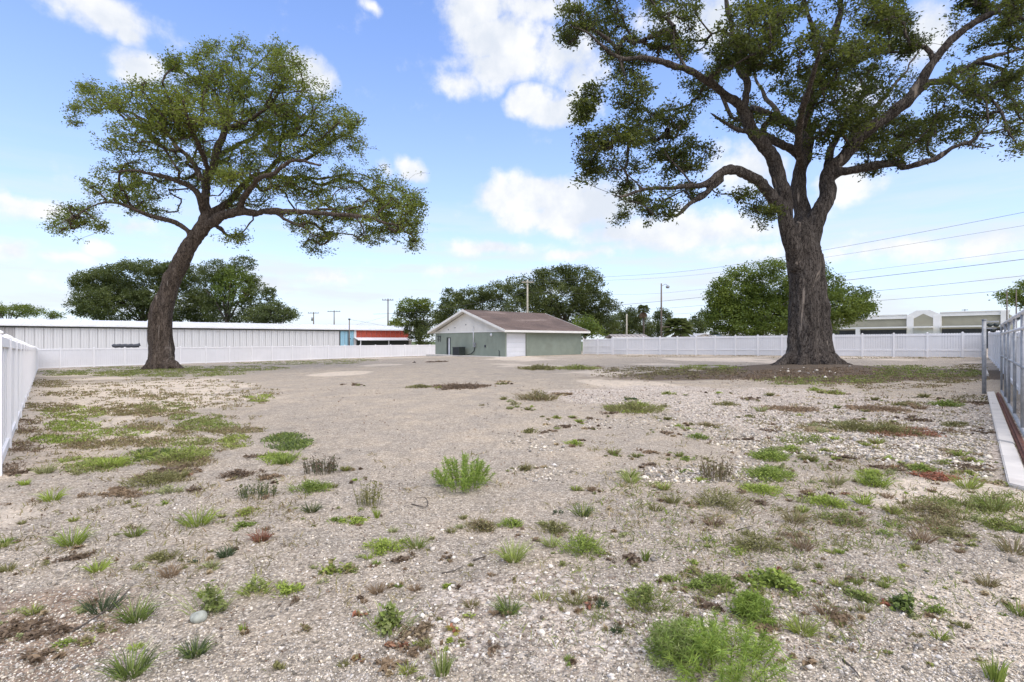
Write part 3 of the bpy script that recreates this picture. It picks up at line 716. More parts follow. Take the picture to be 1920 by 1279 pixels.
# ------------------------------------------------------------------ shop building behind the right fence
def shop_building():
    A = P(1548, 640, 106); B = P(1893, 640, 86); d = Vector((B.x-A.x, B.y-A.y)); L = d.length; d.normalize(); zg = -.35
    root = empty('shop_building', (A.x,A.y,zg), math.atan2(d.y,d.x)); tag(root, 'olive beige shop building with white parapet behind the right fence', 'building')
    def t_of(px): k = (px-960)/F; return (k*A.y-A.x)/(d.x-k*d.y)
    def zof(px, py): t = t_of(px); Z = A.y+d.y*t; return CAM_H+(HZ-py)/F*Z-zg
    mb = MB(); mb.box(0,L,.3,16,0,zof(1760,592)-.2); mb.build('body', M['beige'], root)
    ztop = zof(1800,586.5)
    p0 = t_of(1622)
    mb = MB(); mb.box(p0,t_of(1702),.0,.3,zof(1700,598.5),ztop-.25); mb.box(t_of(1762),L,0,.3,zof(1800,592.5),ztop); mb.build('parapet', M['trim'], root)
    mb = MB(); mb.box(p0-.1,t_of(1701),-.12,.0,ztop-.25,ztop-.05); mb.box(t_of(1763),L+.1,-.12,0,ztop-.02,ztop+.14); mb.build('cornice', M['trim'], root)
    # gabled centrepiece
    c0, c1 = t_of(1711), t_of(1752); cm = (c0+c1)/2; zs = zof(1730,591); zp = zof(1730,583)
    mb = MB(); mb.prism([(c0-.9,-.05,0),(c1+1.0,-.05,0),(c1+1.0,-.05,zs-.1),(cm+1.0,-.05,zp),(cm-1.0,-.05,zp),(c0-.9,-.05,zs-.1)], (0,.36,0)); mb.build('gable_surround', M['trim'], root)
    mb = MB(); za = zof(1730,613); mb.prism([(c0+.1,-.09,za),(c1,-.09,za),(c1,-.09,zs-.75),(cm,-.09,zp-.62),(c0+.1,-.09,zs-.75)], (0,.03,0)); mb.build('gable_panel', M['beige'], root)
    for px in (1707,1756.5,1884):
        t0 = t_of(px); mb = MB(); mb.box(t0-.5,t0+.5,-.22,-.06,0,zs-.25 if px < 1800 else ztop); mb.build('pilaster', M['trim'], root)
    # walkway canopy with white edge
    zc = zof(1760,615)
    for a_, b2 in ((0,t_of(1701)),(t_of(1713),t_of(1750)),(t_of(1763),t_of(1878))):
        mb = MB(); mb.box(a_,b2,-1.6,-.23,zc-.05,zc+.22); mb.build('canopy', M['trim'], root)
        mb = MB(); mb.box(a_+.2,b2-.2,.24,.29,0,zc-.3); mb.build('shopfront', M['darkgrey'], root)
    for px in (1556,1612): 
        t0 = t_of(px); mb = MB(); mb.box(t0-.35,t0+.35,-1.55,-1.1,0,zc-.06); mb.build('canopy_post', M['trim'], root)
    mb = MB(); mb.tube([(t_of(1801),6,ztop-.3),(t_of(1801),6,ztop+.8)], .05, 6); mb.box(t_of(1801)-.45,t_of(1801)+.45,5.96,6.04,ztop+.6,ztop+.68); mb.build('antenna', M['darkgrey'], root)
shop_building()
def small_house(name, label, px0, px1, ytop, yeave, Z, wall, roof, ridge_along=True):
    x0, x1 = (px0-960)/F*Z, (px1-960)/F*Z; zg = g1((x0+x1)/2, Z)
    root = empty(name, ((x0+x1)/2, Z, zg)); tag(root, label, 'building'); hw = (x1-x0)/2
    ze = CAM_H+(HZ-yeave)/F*Z-zg; zt = CAM_H+(HZ-ytop)/F*Z-zg; D = 7
    mb = MB(); mb.box(-hw+.4,hw-.4,.4,D,0,ze-.05); mb.build('wall', wall, root)
    if ridge_along:
        mb = MB(); mb.prism([(-hw,0,ze-.1),(-hw,0,ze+.05),(-hw,D/2,zt),(-hw,D+.4,ze+.05),(-hw,D+.4,ze-.1),(-hw,D/2,zt-.16)], (2*hw,0,0)); mb.build('roof', roof, root)
        mb = MB(); mb.box(-hw,hw,-.06,-.003,ze-.12,ze+.06); mb.build('fascia', M['trim'], root)
        for k in range(8):
            mb = MB(); x = -hw+(k+.5)*2*hw/8; mb.prism([(x,-.01,ze+.06),(x,-.01,ze+.12),(x,D/2,zt+.07),(x,D/2,zt+.01)], (.12,0,0)); mb.build('roof_rib', roof, root)
    else:
        mb = MB(); mb.prism([(-hw,0,ze-.1),(-hw,0,ze+.1),(0,0,zt),(hw,0,ze+.1),(hw,0,ze-.1),(0,0,zt-.2)], (0,D,0)); mb.build('roof', roof, root)
        mb = MB(); mb.prism([(-hw+.4,.35,ze-.06),(hw-.4,.35,ze-.06),(0,.35,zt-.25)], (0,.1,0)); mb.build('gable', wall, root)
M['shed_roof'] = simple('grey_shed_roof', (.33,.30,.27), .8, .15, 1.5)
M['grey_roof'] = simple('light_grey_roof', (.42,.42,.41), .8, .1, 1.5)
small_house('shed', 'flat grey shed roof showing above the fence left of the palms', 1150, 1219, 627.5, 634, 82, M['gable'], M['shed_roof'])
small_house('cottage', 'tiny grey gabled roof peeking over the fence beside the fan palm', 1304, 1341, 625.8, 632.5, 88, M['gable'], M['grey_roof'], False)
small_house('white_house', 'white house eave glimpsed over the fence left of the big trunk', 1352, 1480, 620, 628, 110, M['door_white'], M['grey_roof'])

# ------------------------------------------------------------------ utility poles and wires
def pole(name, label, px, ytop, Z, arm=0.0, mat='wood_pole', r=.15, extra=None, arm_dir=0.0, group=None):
    p = P(px, 640, Z); z = g1(p.x, p.y); h = CAM_H+(HZ-ytop)/F*Z-z
    root = empty(name, (p.x,p.y,z), arm_dir); tag(root, label, 'utility pole', group)
    mb = MB(); mb.tube([(0,0,-.5),(0,0,h*.5),(0,0,h)], [r*1.25,r*1.1,r*.85], 10); mb.build('shaft', M[mat], root, True)
    if arm:
        za = h-.35; mb = MB(); mb.box(-arm,arm,-.07-r,-r,za-.08,za+.08); mb.build('crossarm', M[mat], root)
        for s in (-.9,-.45,.45,.9):
            mb = MB(); mb.tube([(s*arm,-.035-r,za+.08),(s*arm,-.035-r,za+.3)], [.05,.06], 8); mb.build('insulator', M['darkgrey'], root, True)
    if extra == 'transformer':
        mb = MB(); mb.tube([(-.45,0,h-2.6),(-.45,0,h-1.6)], .26, 12); mb.build('transformer', M['galv'], root, True)
    if extra == 'lamp':
        mb = MB(); mb.tube([(.1,0,h-.4),(.6,0,h-.1),(1.0,0,h-.3)], .04, 6); mb.build('lamp_arm', M['galv'], root, True)
        mb = MB(); mb.tube([(1.0,0,h-.3),(1.0,0,h-.5),(1.0,0,h-.75)], [.14,.32,.22], 12); mb.build('lamp_head', M['galv'], root, True)
        mb = MB(); mb.box(.1,1.3,-.06,.06,h*.36-.06,h*.36+.06); mb.build('crossarm', M['wood_pole'], root)
    return root
pole('utility_pole', 'left one of the two distant utility poles above the warehouse roof', 588, 586, 150, 1.6, extra='transformer', group='distant poles above the warehouse')
pole('utility_pole', 'right one of the two distant utility poles above the warehouse roof', 626.5, 583, 150, 1.9, group='distant poles above the warehouse')
pole('utility_pole', 'utility pole with crossarm beside the bright green tree', 727.5, 561, 118, 1.3)
pole('utility_pole', 'tall pale utility pole behind the roof of the green building', 989, 526, 78, .9, mat='pale_pole', r=.14)
pole('light_pole', 'dark pole with a lamp between the two palms', 1240, 532.5, 80, 0, extra='lamp', r=.12)
pole('short_pole', 'short pale pole over the shed roof left of the palms', 1175, 590, 86, 0, mat='pale_pole', r=.12)
pole('utility_pole', 'slanted thin pole at the right edge before the tree', 1888, 545, 60, 0, r=.06)
pole('utility_pole', 'straight thin pole at the right edge in the tree', 1905.5, 543, 60, 0, r=.06)
def wire(label, pts, r, group='overhead wires'):
    c, _ = resample([tuple(P(*p)) for p in pts], [1]*len(pts), 2.5)
    mb = MB(); mb.tube(c, r, 5); tag(mb.build('power_line', M['wire'], None, True), label, 'power line', group)
wire('topmost overhead wire at the right edge, rising from the roof trees', [(989,527,78),(1132,520.5,80),(1300,508,72),(1545,470,58),(1920,399,44),(2400,300,34)], .016)
wire('second overhead wire from the top at the right edge', [(989,530,78),(1132,527,80),(1300,517,73),(1545,484,59),(1920,424,45),(2400,345,34)], .012)
wire('third overhead wire from the top at the right edge', [(989,549,78),(1193,553,82),(1340,541,74),(1600,511,60),(1920,470,47),(2400,400,36)], .012)
wire('thickest overhead wire, fourth from the top at the right edge', [(1060,580,100),(1160,573,92),(1320,558,78),(1470,539,66),(1600,525,58),(1920,487,46),(2400,420,36)], .024)
wire('fifth overhead wire from the top at the right edge', [(1060,592,100),(1220,581,90),(1320,573.5,80),(1620,548.5,60),(1920,518,48),(2400,460,38)], .018)
wire('lowest overhead wire at the right edge', [(1100,600,100),(1250,591,90),(1320,586.5,82),(1635,565.5,62),(1920,542.5,50),(2400,495,40)], .017)
wire('service wire sagging from the pale pole to the left over the light tree', [(989,548,78),(963,555,78),(880,572,78),(810,584,78),(745,588.5,80),(700,590,84)], .02)
wire('thin wire drooping along the warehouse roof end', [(655,600,84),(690,606,86),(720,612,90),(735,612,100)], .016)
wire('thin wire from the crossarm pole towards the warehouse', [(727,594,117),(690,604,105),(668,610,96)], .014)

# ------------------------------------------------------------------ leaves
def leaves_np(C, n_dir, L, Wd, rng, up=.5):
    """C (n,3) leaf centres; n_dir preferred axis (n,3) or None; returns verts and faces, two triangles a leaf"""
    n = len(C); ax = rng.normal(size=(n,3)); 
    if n_dir is not None: ax = ax*.8 + n_dir
    ax[:,2] *= .7; ax /= np.linalg.norm(ax, axis=1)[:,None]+1e-9
    nr = rng.normal(size=(n,3)); nr[:,2] += up*2; sd_ = np.cross(nr, ax); sd_ /= np.linalg.norm(sd_, axis=1)[:,None]+1e-9
    nn = np.cross(ax, sd_); l = (L*rng.uniform(.65,1.35,n))[:,None]; wd = (Wd*rng.uniform(.7,1.3,n))[:,None]
    p0 = C-ax*l*.5; p2 = C+ax*l*.5; mid = C-ax*l*.05+nn*wd*.18
    V = np.stack([p0, mid-sd_*wd*.5, p2, mid+sd_*wd*.5], 1).reshape(-1,3)
    b = np.arange(n)[:,None]*4; Fc = np.concatenate([b+np.array([[0,1,2]]), b+np.array([[0,2,3]])], 1).reshape(-1,3)
    return V, Fc

def blades(B, h, wd, dirs, bend, rng):
    """bent three-triangle blades; B (n,3) roots"""
    n = len(B); d = dirs/ (np.linalg.norm(dirs, axis=1)[:,None]+1e-9); sd_ = np.cross(d, rng.normal(size=(n,3))); sd_ /= np.linalg.norm(sd_, axis=1)[:,None]+1e-9
    hh = h[:,None]; w_ = wd[:,None]*.5; flat = d.copy(); flat[:,2] = 0
    m = B+d*hh*.55; t = B+d*hh*.95+flat*hh*bend[:,None]+np.array([0,0,-1.])*hh*(bend*.55)[:,None]
    V = np.stack([B-sd_*w_, B+sd_*w_, m+sd_*w_*.8, m-sd_*w_*.8, t], 1).reshape(-1,3); b = np.arange(n)[:,None]*5
    Fc = np.concatenate([b+np.array([[0,1,2]]), b+np.array([[0,2,3]]), b+np.array([[3,2,4]])], 1).reshape(-1,3)
    return V, Fc
# ------------------------------------------------------------------ the two big oaks
def hero_tree(name, label, Z0, base_xy, org, sc_, trunk, limbs, blobs, leafm, barkm, seed, n_clusters, lpc, leafL, spread, root_flare, depth_r, voxel=.07, limb_f=.86, gap=.40):
    rng = np.random.default_rng(seed); k = Z0/F
    def pt(x, y, dz=0.0):
        px, py = x/sc_+org[0], y/sc_+org[1]; return np.array(P(px, py, Z0+dz))
    base = np.array([base_xy[0], base_xy[1], g1(*base_xy)])
    root = empty(name, tuple(base)); tag(root, label, 'tree')
    skel = []      # (points, radii, id)
    tp, tr = resample([pt(x,y,dz) for x,y,r,dz in trunk], [r/sc_*k for x,y,r,dz in trunk], .35)
    skel.append((tp, tr))
    for lb in limbs:
        p, r = resample([pt(x,y,dz) for x,y,rr,dz in lb], [rr*limb_f/sc_*k for x,y,rr,dz in lb], .3)
        wob = np.stack([fbm2(np.arange(len(p))*.3, np.full(len(p), seed+len(skel)*3.7), 1., 2, c*9.) for c in range(3)], 1)-.5
        wob[:2] = 0; p = p + wob*np.minimum(r*3.2, .55)[:,None]; skel.append((p, r))
    # ---- clusters
    cl = []
    ar = np.array([b[2]*b[3] for b in blobs], float); wts = ar**.8; wts /= wts.sum()
    for bi, b in enumerate(blobs):
        m = max(3, int(round(n_clusters*wts[bi]))); q = rng.normal(size=(m,3)); q /= np.linalg.norm(q, axis=1)[:,None]; q *= (rng.uniform(.15,1,m)**.45*(1+.55*rng.random(m)**4))[:,None]
        bz = b[4] if len(b) > 4 else rng.uniform(-1,1)*depth_r
        for v in q: cl.append(pt(b[0]+v[0]*b[2], b[1]+v[1]*b[3], bz+v[2]*min(b[2],b[3]*1.4)/sc_*k*1.15))
    cl = np.array(cl)
    keep = vnoise(cl*.62+seed*3.1)*.6+vnoise(cl*1.5+seed)*.4 + rng.uniform(-.06,.06,len(cl)) > gap; cl = cl[keep]
    extra = []
    for (p, r) in skel[1:]:                      # leafy sprays close along the outer limbs
        m0 = int(len(p)*.42)
        for q in p[m0:]:
            if rng.random() < .38: extra.append(q+rng.normal(size=3)*np.array([.75,.75,.55])+np.array([0,0,.25]))
    cl = np.concatenate([cl, np.array(extra)])
    # ---- grow twigs from limbs to clusters
    nodes = np.concatenate([p for p,_ in skel[0:]]); par = []; off = 0; lim_r = np.concatenate([r for _,r in skel])
    for si, (p, r) in enumerate(skel): par += [-1]+list(range(off, off+len(p)-1)); off += len(p)
    tips = []; nodes = list(nodes); rcap = list(lim_r); paths = []
    NA = np.array(nodes); skip = int(len(skel[0][0])*.8)
    d0 = np.min(((cl[:,None]-NA[None,skip:])**2).sum(-1), 1); order = np.argsort(d0)
    buf = np.zeros((len(NA)+len(cl)*8, 3)); buf[:len(NA)] = NA; buf[:skip] = 1e6; cnt = len(NA)
    ctr = tp[-1]
    for ci in order:
        c = cl[ci]; dv = c-buf[:cnt]; dd = np.sqrt((dv**2).sum(1)); out_ = np.sqrt(((buf[:cnt]-ctr)**2).sum(1)); cost = dd + .22*np.minimum(out_, 60) + np.maximum(0, buf[:cnt,2]-c[2])*.35
        j = int(np.argmin(cost)); a = nodes[j]; dist = dd[j]
        m = int(np.clip(dist/.35, 2, 7)); 
        pj = par[j]; tg = (a-nodes[pj]) if pj >= 0 else np.array([0,0,1.]); tg = tg/(np.linalg.norm(tg)+1e-9)
        mid = a + (c-a)*.45 + tg*dist*.22 + rng.normal(size=3)*dist*.10 + np.array([0,0,dist*.06]); prev = j; ids = [j]
        for t in (np.arange(m)+1)/m:
            q = (1-t)**2*a + 2*t*(1-t)*mid + t*t*c + rng.normal(size=3)*.03
            nodes.append(q); par.append(prev); rcap.append(9.); buf[cnt] = q; prev = cnt; ids.append(cnt); cnt += 1
        paths.append(ids); tips.append((prev, c))
    NA = np.array(nodes); load = np.zeros(cnt)
    for t_, _ in tips: load[t_] += 1
    for i in range(cnt-1, -1, -1):
        if par[i] >= 0: load[par[i]] += load[i]
    rad = np.minimum(.0095*np.maximum(load,1)**.52, .13)
    Vt, Ft, ofs = [], [], 0
    for ids in paths:
        pts_ = NA[ids]; rr = rad[ids].copy(); rr[0] = min(rr[0], max(rr[1]*1.3, .02)); rr[-1] *= .5
        V, Fq = tube_np(pts_, rr, 5 if rr[1] > .03 else 4); Vt.append(V); Ft.append(Fq+ofs); ofs += len(V)
    # ---- trunk + limbs: one remeshed surface, then cut into trunk and limbs
    Vs, Fs, o2 = [], [], 0; SP, SI, SR = [], [], []
    for si, (p, r) in enumerate(skel):
        V, Fq = tube_np(p, r, 14 if si == 0 else 10); k_ = 14 if si == 0 else 10
        Vs.append(V); Fs += [tuple(q+o2) for q in Fq.tolist() for q in [np.array(q)]]
        Fs.append(tuple(range(o2+k_-1, o2-1, -1))); Fs.append(tuple(range(o2+len(V)-k_, o2+len(V)))); o2 += len(V)
        SP.append(p); SI.append(np.full(len(p), si)); SR.append(r)
    for (ang, ln, r0) in root_flare:           # buttress roots
        dirv = np.array([math.cos(ang), math.sin(ang), 0]); ps = []
        for q in np.linspace(0, 1, 7):
            xy = base[:2] + dirv[:2]*(tr[0]*.5 + ln*q); ps.append([xy[0], xy[1], g1(*xy)-.10*r0/.4-.16*q + (1-q)**2.6*r0*2.0])
        rr = r0*np.linspace(1,.28,7); V, Fq = tube_np(np.array(ps), rr, 10)
        Vs.append(V); Fs += [tuple((np.array(q)+o2).tolist()) for q in Fq.tolist()]; Fs.append(tuple(range(o2+9, o2-1, -1))); Fs.append(tuple(range(o2+len(V)-10, o2+len(V)))); o2 += len(V)
        SP.append(np.array(ps)); SI.append(np.zeros(7)); SR.append(rr)
    me = bpy.data.meshes.new('tmp'); me.from_pydata([tuple(v) for v in np.concatenate(Vs)], [], [tuple(int(i) for i in f) for f in Fs]); me.update()
    tmp = link('tmp', me); md = tmp.modifiers.new('r', 'REMESH'); md.mode = 'VOXEL'; md.voxel_size = voxel
    sm = tmp.modifiers.new('s', 'SMOOTH'); sm.iterations = 4; sm.factor = .5
    dg = bpy.context.evaluated_depsgraph_get(); ev = bpy.data.meshes.new_from_object(tmp.evaluated_get(dg)); bpy.data.objects.remove(tmp)
    nv = len(ev.vertices); co = np.empty(nv*3, np.float32); ev.vertices.foreach_get('co', co); co = co.reshape(-1,3).astype(float)
    no = np.empty(nv*3, np.float32); ev.vertices.foreach_get('normal', no); no = no.reshape(-1,3)
    SPa, SIa, SRa = np.concatenate(SP), np.concatenate(SI), np.concatenate(SR); near = np.empty(nv, int); nr_ = np.empty(nv)
    for s in range(0, nv, 4000):
        d = np.sqrt(((co[s:s+4000,None]-SPa[None])**2).sum(-1))-SRa[None]; j = d.argmin(1); near[s:s+4000] = SIa[j]; nr_[s:s+4000] = SRa[j]
    ang = np.arctan2(co[:,1]-base[1], co[:,0]-base[0])
    nzv = vnoise(co*np.array([2.2,2.2,.55])+3.)-.5; nz2 = vnoise(co*np.array([7.,7.,1.8])+9.)-.5; nz3 = vnoise(co*.9+20)-.5
    co = co + no*((nzv*.34+nz2*.30+nz3*.22)*np.clip(nr_, .05, .45))[:,None]
    zl = np.clip((ctr[2]-co[:,2])/max(1e-3, ctr[2]-base[2]), 0, 1); lob = .10*np.cos(3*ang+.9+.12*co[:,2])+.06*np.cos(5*ang+2+.25*co[:,2])+.03*np.cos(11*ang+co[:,2]*.4)
    co[:,:2] += (no[:,:2]*(lob*np.clip(nr_, .05, 1.2)*np.where(near == 0, np.clip(zl*1.5, 0, 1), 0))[:,None])
    nf = len(ev.polygons); fv = np.empty(nf*4, np.int32); ev.loops.foreach_get('vertex_index', fv); fv = fv.reshape(-1,4)
    fid = near[fv[:,0]]
    tko = None
    for si in range(len(skel)):
        sel = fv[fid == si]
        if len(sel) < 8: continue
        u, inv = np.unique(sel, return_inverse=True); m2 = np_mesh('limb', co[u]-base, inv.reshape(-1,4), smooth=True)
        if si == 0: tko = link('trunk', m2, barkm, root)
        else: link('limb', m2, barkm, tko)
    # ---- leaves
    tipc = np.array([c for _, c in tips]); dirs = np.array([NA[t_]-NA[par[t_]] for t_, _ in tips]); dirs /= np.linalg.norm(dirs, axis=1)[:,None]+1e-9
    nl = rng.poisson(lpc*rng.uniform(.35,1.5,len(tipc))); idx = np.repeat(np.arange(len(tipc)), nl)
    g = np.clip(rng.normal(size=(len(idx),3)), -1.7, 1.7)*np.array([1,1,.62]); sp = spread*rng.uniform(.6,1.25,len(tipc))
    C = tipc[idx] + g*sp[idx][:,None]*.62 - dirs[idx]*(rng.uniform(0,1,len(idx))*.35)[:,None]
    m_ = rng.random(len(idx)) < .12; S = tipc[idx[m_]]; E_ = C[m_]; S = S-dirs[idx[m_]]*.2; dv = E_-S; ln_ = np.linalg.norm(dv, axis=1)
    sv, sf = blades(S, ln_, np.full(len(S), .022), dv, rng.uniform(0,.15,len(S)), rng)
    Ft3 = np.concatenate([np.concatenate(Ft)[:,[0,1,2]], np.concatenate(Ft)[:,[0,2,3]]]); Vt_ = np.concatenate(Vt)
    tw = link('twig_work', np_mesh('twigs', np.concatenate([Vt_, sv])-base, np.concatenate([Ft3, sf+len(Vt_)]), smooth=True), barkm, root); tw["kind"] = "stuff"
    V, Fc = leaves_np(C, dirs[idx]*.6+g*.5, leafL, leafL*.5, rng)
    cr_ = link('crown', np_mesh('crown', V-base, Fc), leafm, root); cr_["kind"] = "stuff"
    return root

# left oak: drawn in the coordinates of an enlargement (x, y, half width, depth offset in metres)
TL = [(440,1300,50,0),(440,1240,43,0),(437,1150,38,0),(440,1070,37,0),(470,960,32,0),(510,880,27,0),(548,800,27,0),(594,738,26,0),(606,700,20,.1),(608,680,8,.2)]
LL = [
 [(590,745,22,0),(650,702,20,-.3),(715,684,18,-.6),(790,683,14,-1),(870,688,13,-1.6),(950,680,11,-2.2),(1060,690,9,-3),(1180,705,7,-3.4),(1290,730,5,-3.6),(1370,780,3,-3.8)],
 [(602,700,19,.2),(605,640,17,.6),(612,580,16,.8),(640,480,17,1.2),(660,400,14,1.2),(668,330,11,1.4),(640,260,8,1.6),(590,200,5,1.8),(565,130,3,2)],
 [(560,785,13,0),(510,735,11,-.5),(450,710,11,-1),(380,690,9,-1.6),(300,655,7,-2.2),(215,650,5,-2.6),(140,690,4,-3),(70,730,3,-3.2)],
 [(598,690,17,0),(565,610,13,-1),(500,580,11,-1.8),(430,550,9,-2.6),(340,530,6,-3.2),(250,540,4,-3.6)],
 [(608,620,15,.6),(560,510,12,1.6),(470,420,10,2.4),(390,350,8,3),(300,315,6,3.4),(190,265,4,3.6),(120,310,3,3.6)],
 [(620,715,19,.3),(690,640,16,1.2),(740,585,14,1.8),(800,545,12,2.2),(870,495,11,2.6),(960,500,9,3),(1040,440,7,3.4),(1120,405,5,3.8),(1180,430,3,4)],
 [(662,390,10,1.2),(740,358,9,.2),(830,300,7,-.8),(885,215,5,-1.4),(880,110,3,-1.8)],
 [(664,370,9,1.3),(700,290,7,2.4),(730,200,5,3.2),(715,90,3,3.6)],
 [(875,495,9,2.6),(880,420,8,1.8),(905,330,6,1.2),(960,250,4,.8),(1010,190,3,.6)],
 [(800,545,9,2.2),(920,560,8,3.4),(1050,560,7,4.4),(1160,545,5,5),(1280,590,4,5.4),(1380,640,3,5.6)],
 [(640,735,11,.2),(665,760,8,1.4),(700,780,5,2.4),(745,795,3,3)],
 [(860,690,8,-1.5),(920,720,7,-1.8),(980,750,5,-2),(1030,810,3,-2.2)],
 [(610,600,13,.8),(600,520,11,-1),(570,430,9,-3),(540,350,7,-4.6),(520,270,5,-5.6)],
 [(640,480,12,1.2),(720,440,10,3),(790,400,8,4.8),(850,360,6,6),(930,320,4,7)],
 [(720,684,13,-.6),(760,600,11,-2.2),(840,540,9,-4),(930,500,7,-5.2),(1030,520,5,-6)],
 [(1150,700,5,-3.3),(1180,740,4,-3.3),(1200,800,3,-3.3)],
]
BL = [(660,105,120,55),(565,170,120,75),(780,170,150,85),(900,145,85,65),(480,130,40,30),(860,90,35,25),(720,70,35,30),
 (400,275,150,75),(210,270,95,55),(130,325,45,40),(170,225,45,18),(560,320,160,85),(760,310,170,85),(940,270,125,85),(1065,350,90,55),
 (330,410,130,65),(520,460,150,75),(700,470,110,55),(900,430,150,75),(1090,440,105,65),(1150,360,30,25),
 (290,560,100,60),(390,600,110,50),(230,620,70,42),(310,655,90,32),(420,690,60,22),(120,700,90,42),(60,735,38,36),(220,745,28,20),(155,578,12,10),
 (800,560,160,60),(980,580,150,70),(1150,590,140,70),(1290,635,105,75),(1365,690,45,75),(1370,800,26,42),(1205,770,55,42),(1010,800,50,45),(950,740,55,36),(1070,770,50,25),(710,785,42,20),(760,650,100,36),(1060,690,150,50),(1190,690,120,45),(1290,740,70,40),
 (640,230,140,60),(450,360,120,60),(850,360,120,70),(600,560,90,40,4),(680,550,60,30,-4)]
hero_tree('oak_tree', 'leaning oak with broad airy olive crown at the left, before the warehouse', 35.0, TREE_L, (80,50), 1.9676, TL, LL, BL, M['leafL'], M['barkL'], 5, 6200, 23, .165, .42,
          [(-2.95,1.3,.36),(-2.2,.9,.32),(-1.5,.8,.3),(-.8,1.0,.32),(-.2,1.9,.36),(.9,.8,.3),(2.2,.9,.3)], 4.6)

TRk = [(875,1260,84,0),(875,1200,68,0),(876,1130,61,0),(876,1000,57,0),(873,920,53,0),(866,860,50,0),(862,800,46,0),(860,760,32,0),(860,725,10,.2)]
LR = [
 [(846,900,28,-.3),(820,800,28,-.4),(803,720,27,-.45),(795,650,25,-.5),(770,575,26,-.6),(735,490,25,-.9),(690,425,22,-1.2),(660,350,18,-1.5),(605,318,15,-1.8),(545,280,13,-2.2),(480,238,12,-2.6),(400,205,11,-3),(320,192,9,-3.3),(250,190,8,-3.6),(190,150,6,-3.8),(140,110,5,-4),(60,85,3,-4)],
 [(668,350,16,-1.4),(680,280,15,-1),(652,215,13,-.6),(640,150,11,-.2),(620,80,10,.2),(602,0,9,.4),(590,-90,6,.6),(600,-200,3,1)],
 [(872,850,34,.4),(862,740,31,.6),(856,650,29,.8),(860,560,27,1.1),(866,480,26,1.5),(872,400,22,2),(885,320,19,2.4),(915,230,16,2.8),(955,140,14,3.2),(990,50,13,3.4),(1000,-60,10,3.6),(985,-190,5,3.8),(990,-280,3,4)],
 [(892,870,30,-.2),(903,740,33,-.1),(930,660,30,0),(962,580,27,-.2),(1005,515,25,-.4),(1070,450,22,-.8),(1135,400,20,-1),(1190,355,20,-1.3),(1240,305,19,-1.5),(1280,235,16,-1.7),(1335,155,14,-2),(1400,92,13,-2.2),(1475,48,11,-2.4),(1560,-10,9,-2.6),(1650,-70,6,-2.8)],
 [(790,700,24,-.4),(755,655,22,-.8),(720,615,20,-1.2),(670,585,18,-1.7),(620,575,17,-2),(575,603,13,-2.4),(500,622,10,-2.9),(420,632,8,-3.3),(330,632,7,-3.7),(255,655,5,-4),(215,640,3,-4)],
 [(595,597,12,-2.2),(540,645,10,-2.4),(490,680,9,-2.6),(440,722,7,-2.8),(395,712,5,-3),(350,735,3,-3)],
 [(962,585,20,-.2),(1020,562,17,-.8),(1090,545,15,-1.4),(1160,536,13,-2),(1190,560,8,-2.2),(1240,540,11,-2.6),(1300,535,10,-3),(1355,498,9,-3.4),(1410,482,7,-3.7),(1450,445,6,-3.9),(1480,415,4,-4)],
 [(1405,482,6,-3.7),(1465,493,4.5,-3.8),(1510,485,3.5,-3.9),(1545,500,2.5,-4)],
 [(1240,305,16,-1.5),(1295,272,13,-1),(1350,256,11,-.6),(1430,212,10,0),(1510,188,8,.6),(1600,165,7,1),(1700,130,4,1.4)],
 [(1440,210,8,0),(1500,222,7,-.6),(1560,252,6,-1),(1620,270,4,-1.4)],
 [(1475,50,8,-2.4),(1530,40,7,-3),(1590,62,6,-3.4),(1660,80,4,-3.8)],
 [(945,600,17,0),(948,510,14,.6),(985,445,12,1.2),(1020,400,11,1.6),(1062,325,9,2),(1048,262,7,2.2),(1028,228,5,2.4),(1010,150,3,2.6)],
 [(700,440,10,-1.1),(650,432,9,-1.6),(605,410,7,-2),(562,382,5,-2.4),(555,375,3,-2.4)],
 [(862,540,18,1),(820,510,16,.2),(770,475,14,-.5),(725,450,14,-.9)],
 [(915,235,10,2.8),(905,120,10,2),(880,50,9,1.6),(862,-30,8,1.2),(850,-150,4,.8)],
 [(868,470,16,1.5),(800,400,13,4),(740,330,10,6),(700,240,7,7.5),(690,150,4,8.5)],
 [(1005,515,16,-.4),(1060,420,13,2.4),(1130,330,10,5),(1200,250,7,7),(1260,150,4,8.5)],
 [(860,560,16,.8),(850,460,13,-1.8),(860,360,11,-4),(900,260,8,-5.8),(930,160,5,-7)],
 [(1490,330,7,-2),(1525,385,6,-2.6),(1555,455,5,-3),(1592,500,3,-3.2)],
 [(1350,256,8,-.6),(1400,310,7,-1.4),(1450,330,6,-2),(1500,335,4,-2.4)],
 [(480,238,7,-2.6),(440,170,6,-2),(430,90,4,-1.6)],
 [(500,622,6,-2.9),(440,560,5,-2.5),(400,490,4,-2),(420,400,3,-1.6)],
 [(330,632,5,-3.7),(270,570,4,-3.8),(220,500,3,-4)],
 [(250,190,5,-3.6),(270,280,4,-3.6),(240,340,3,-3.6),(150,350,2.5,-3.6)],
]
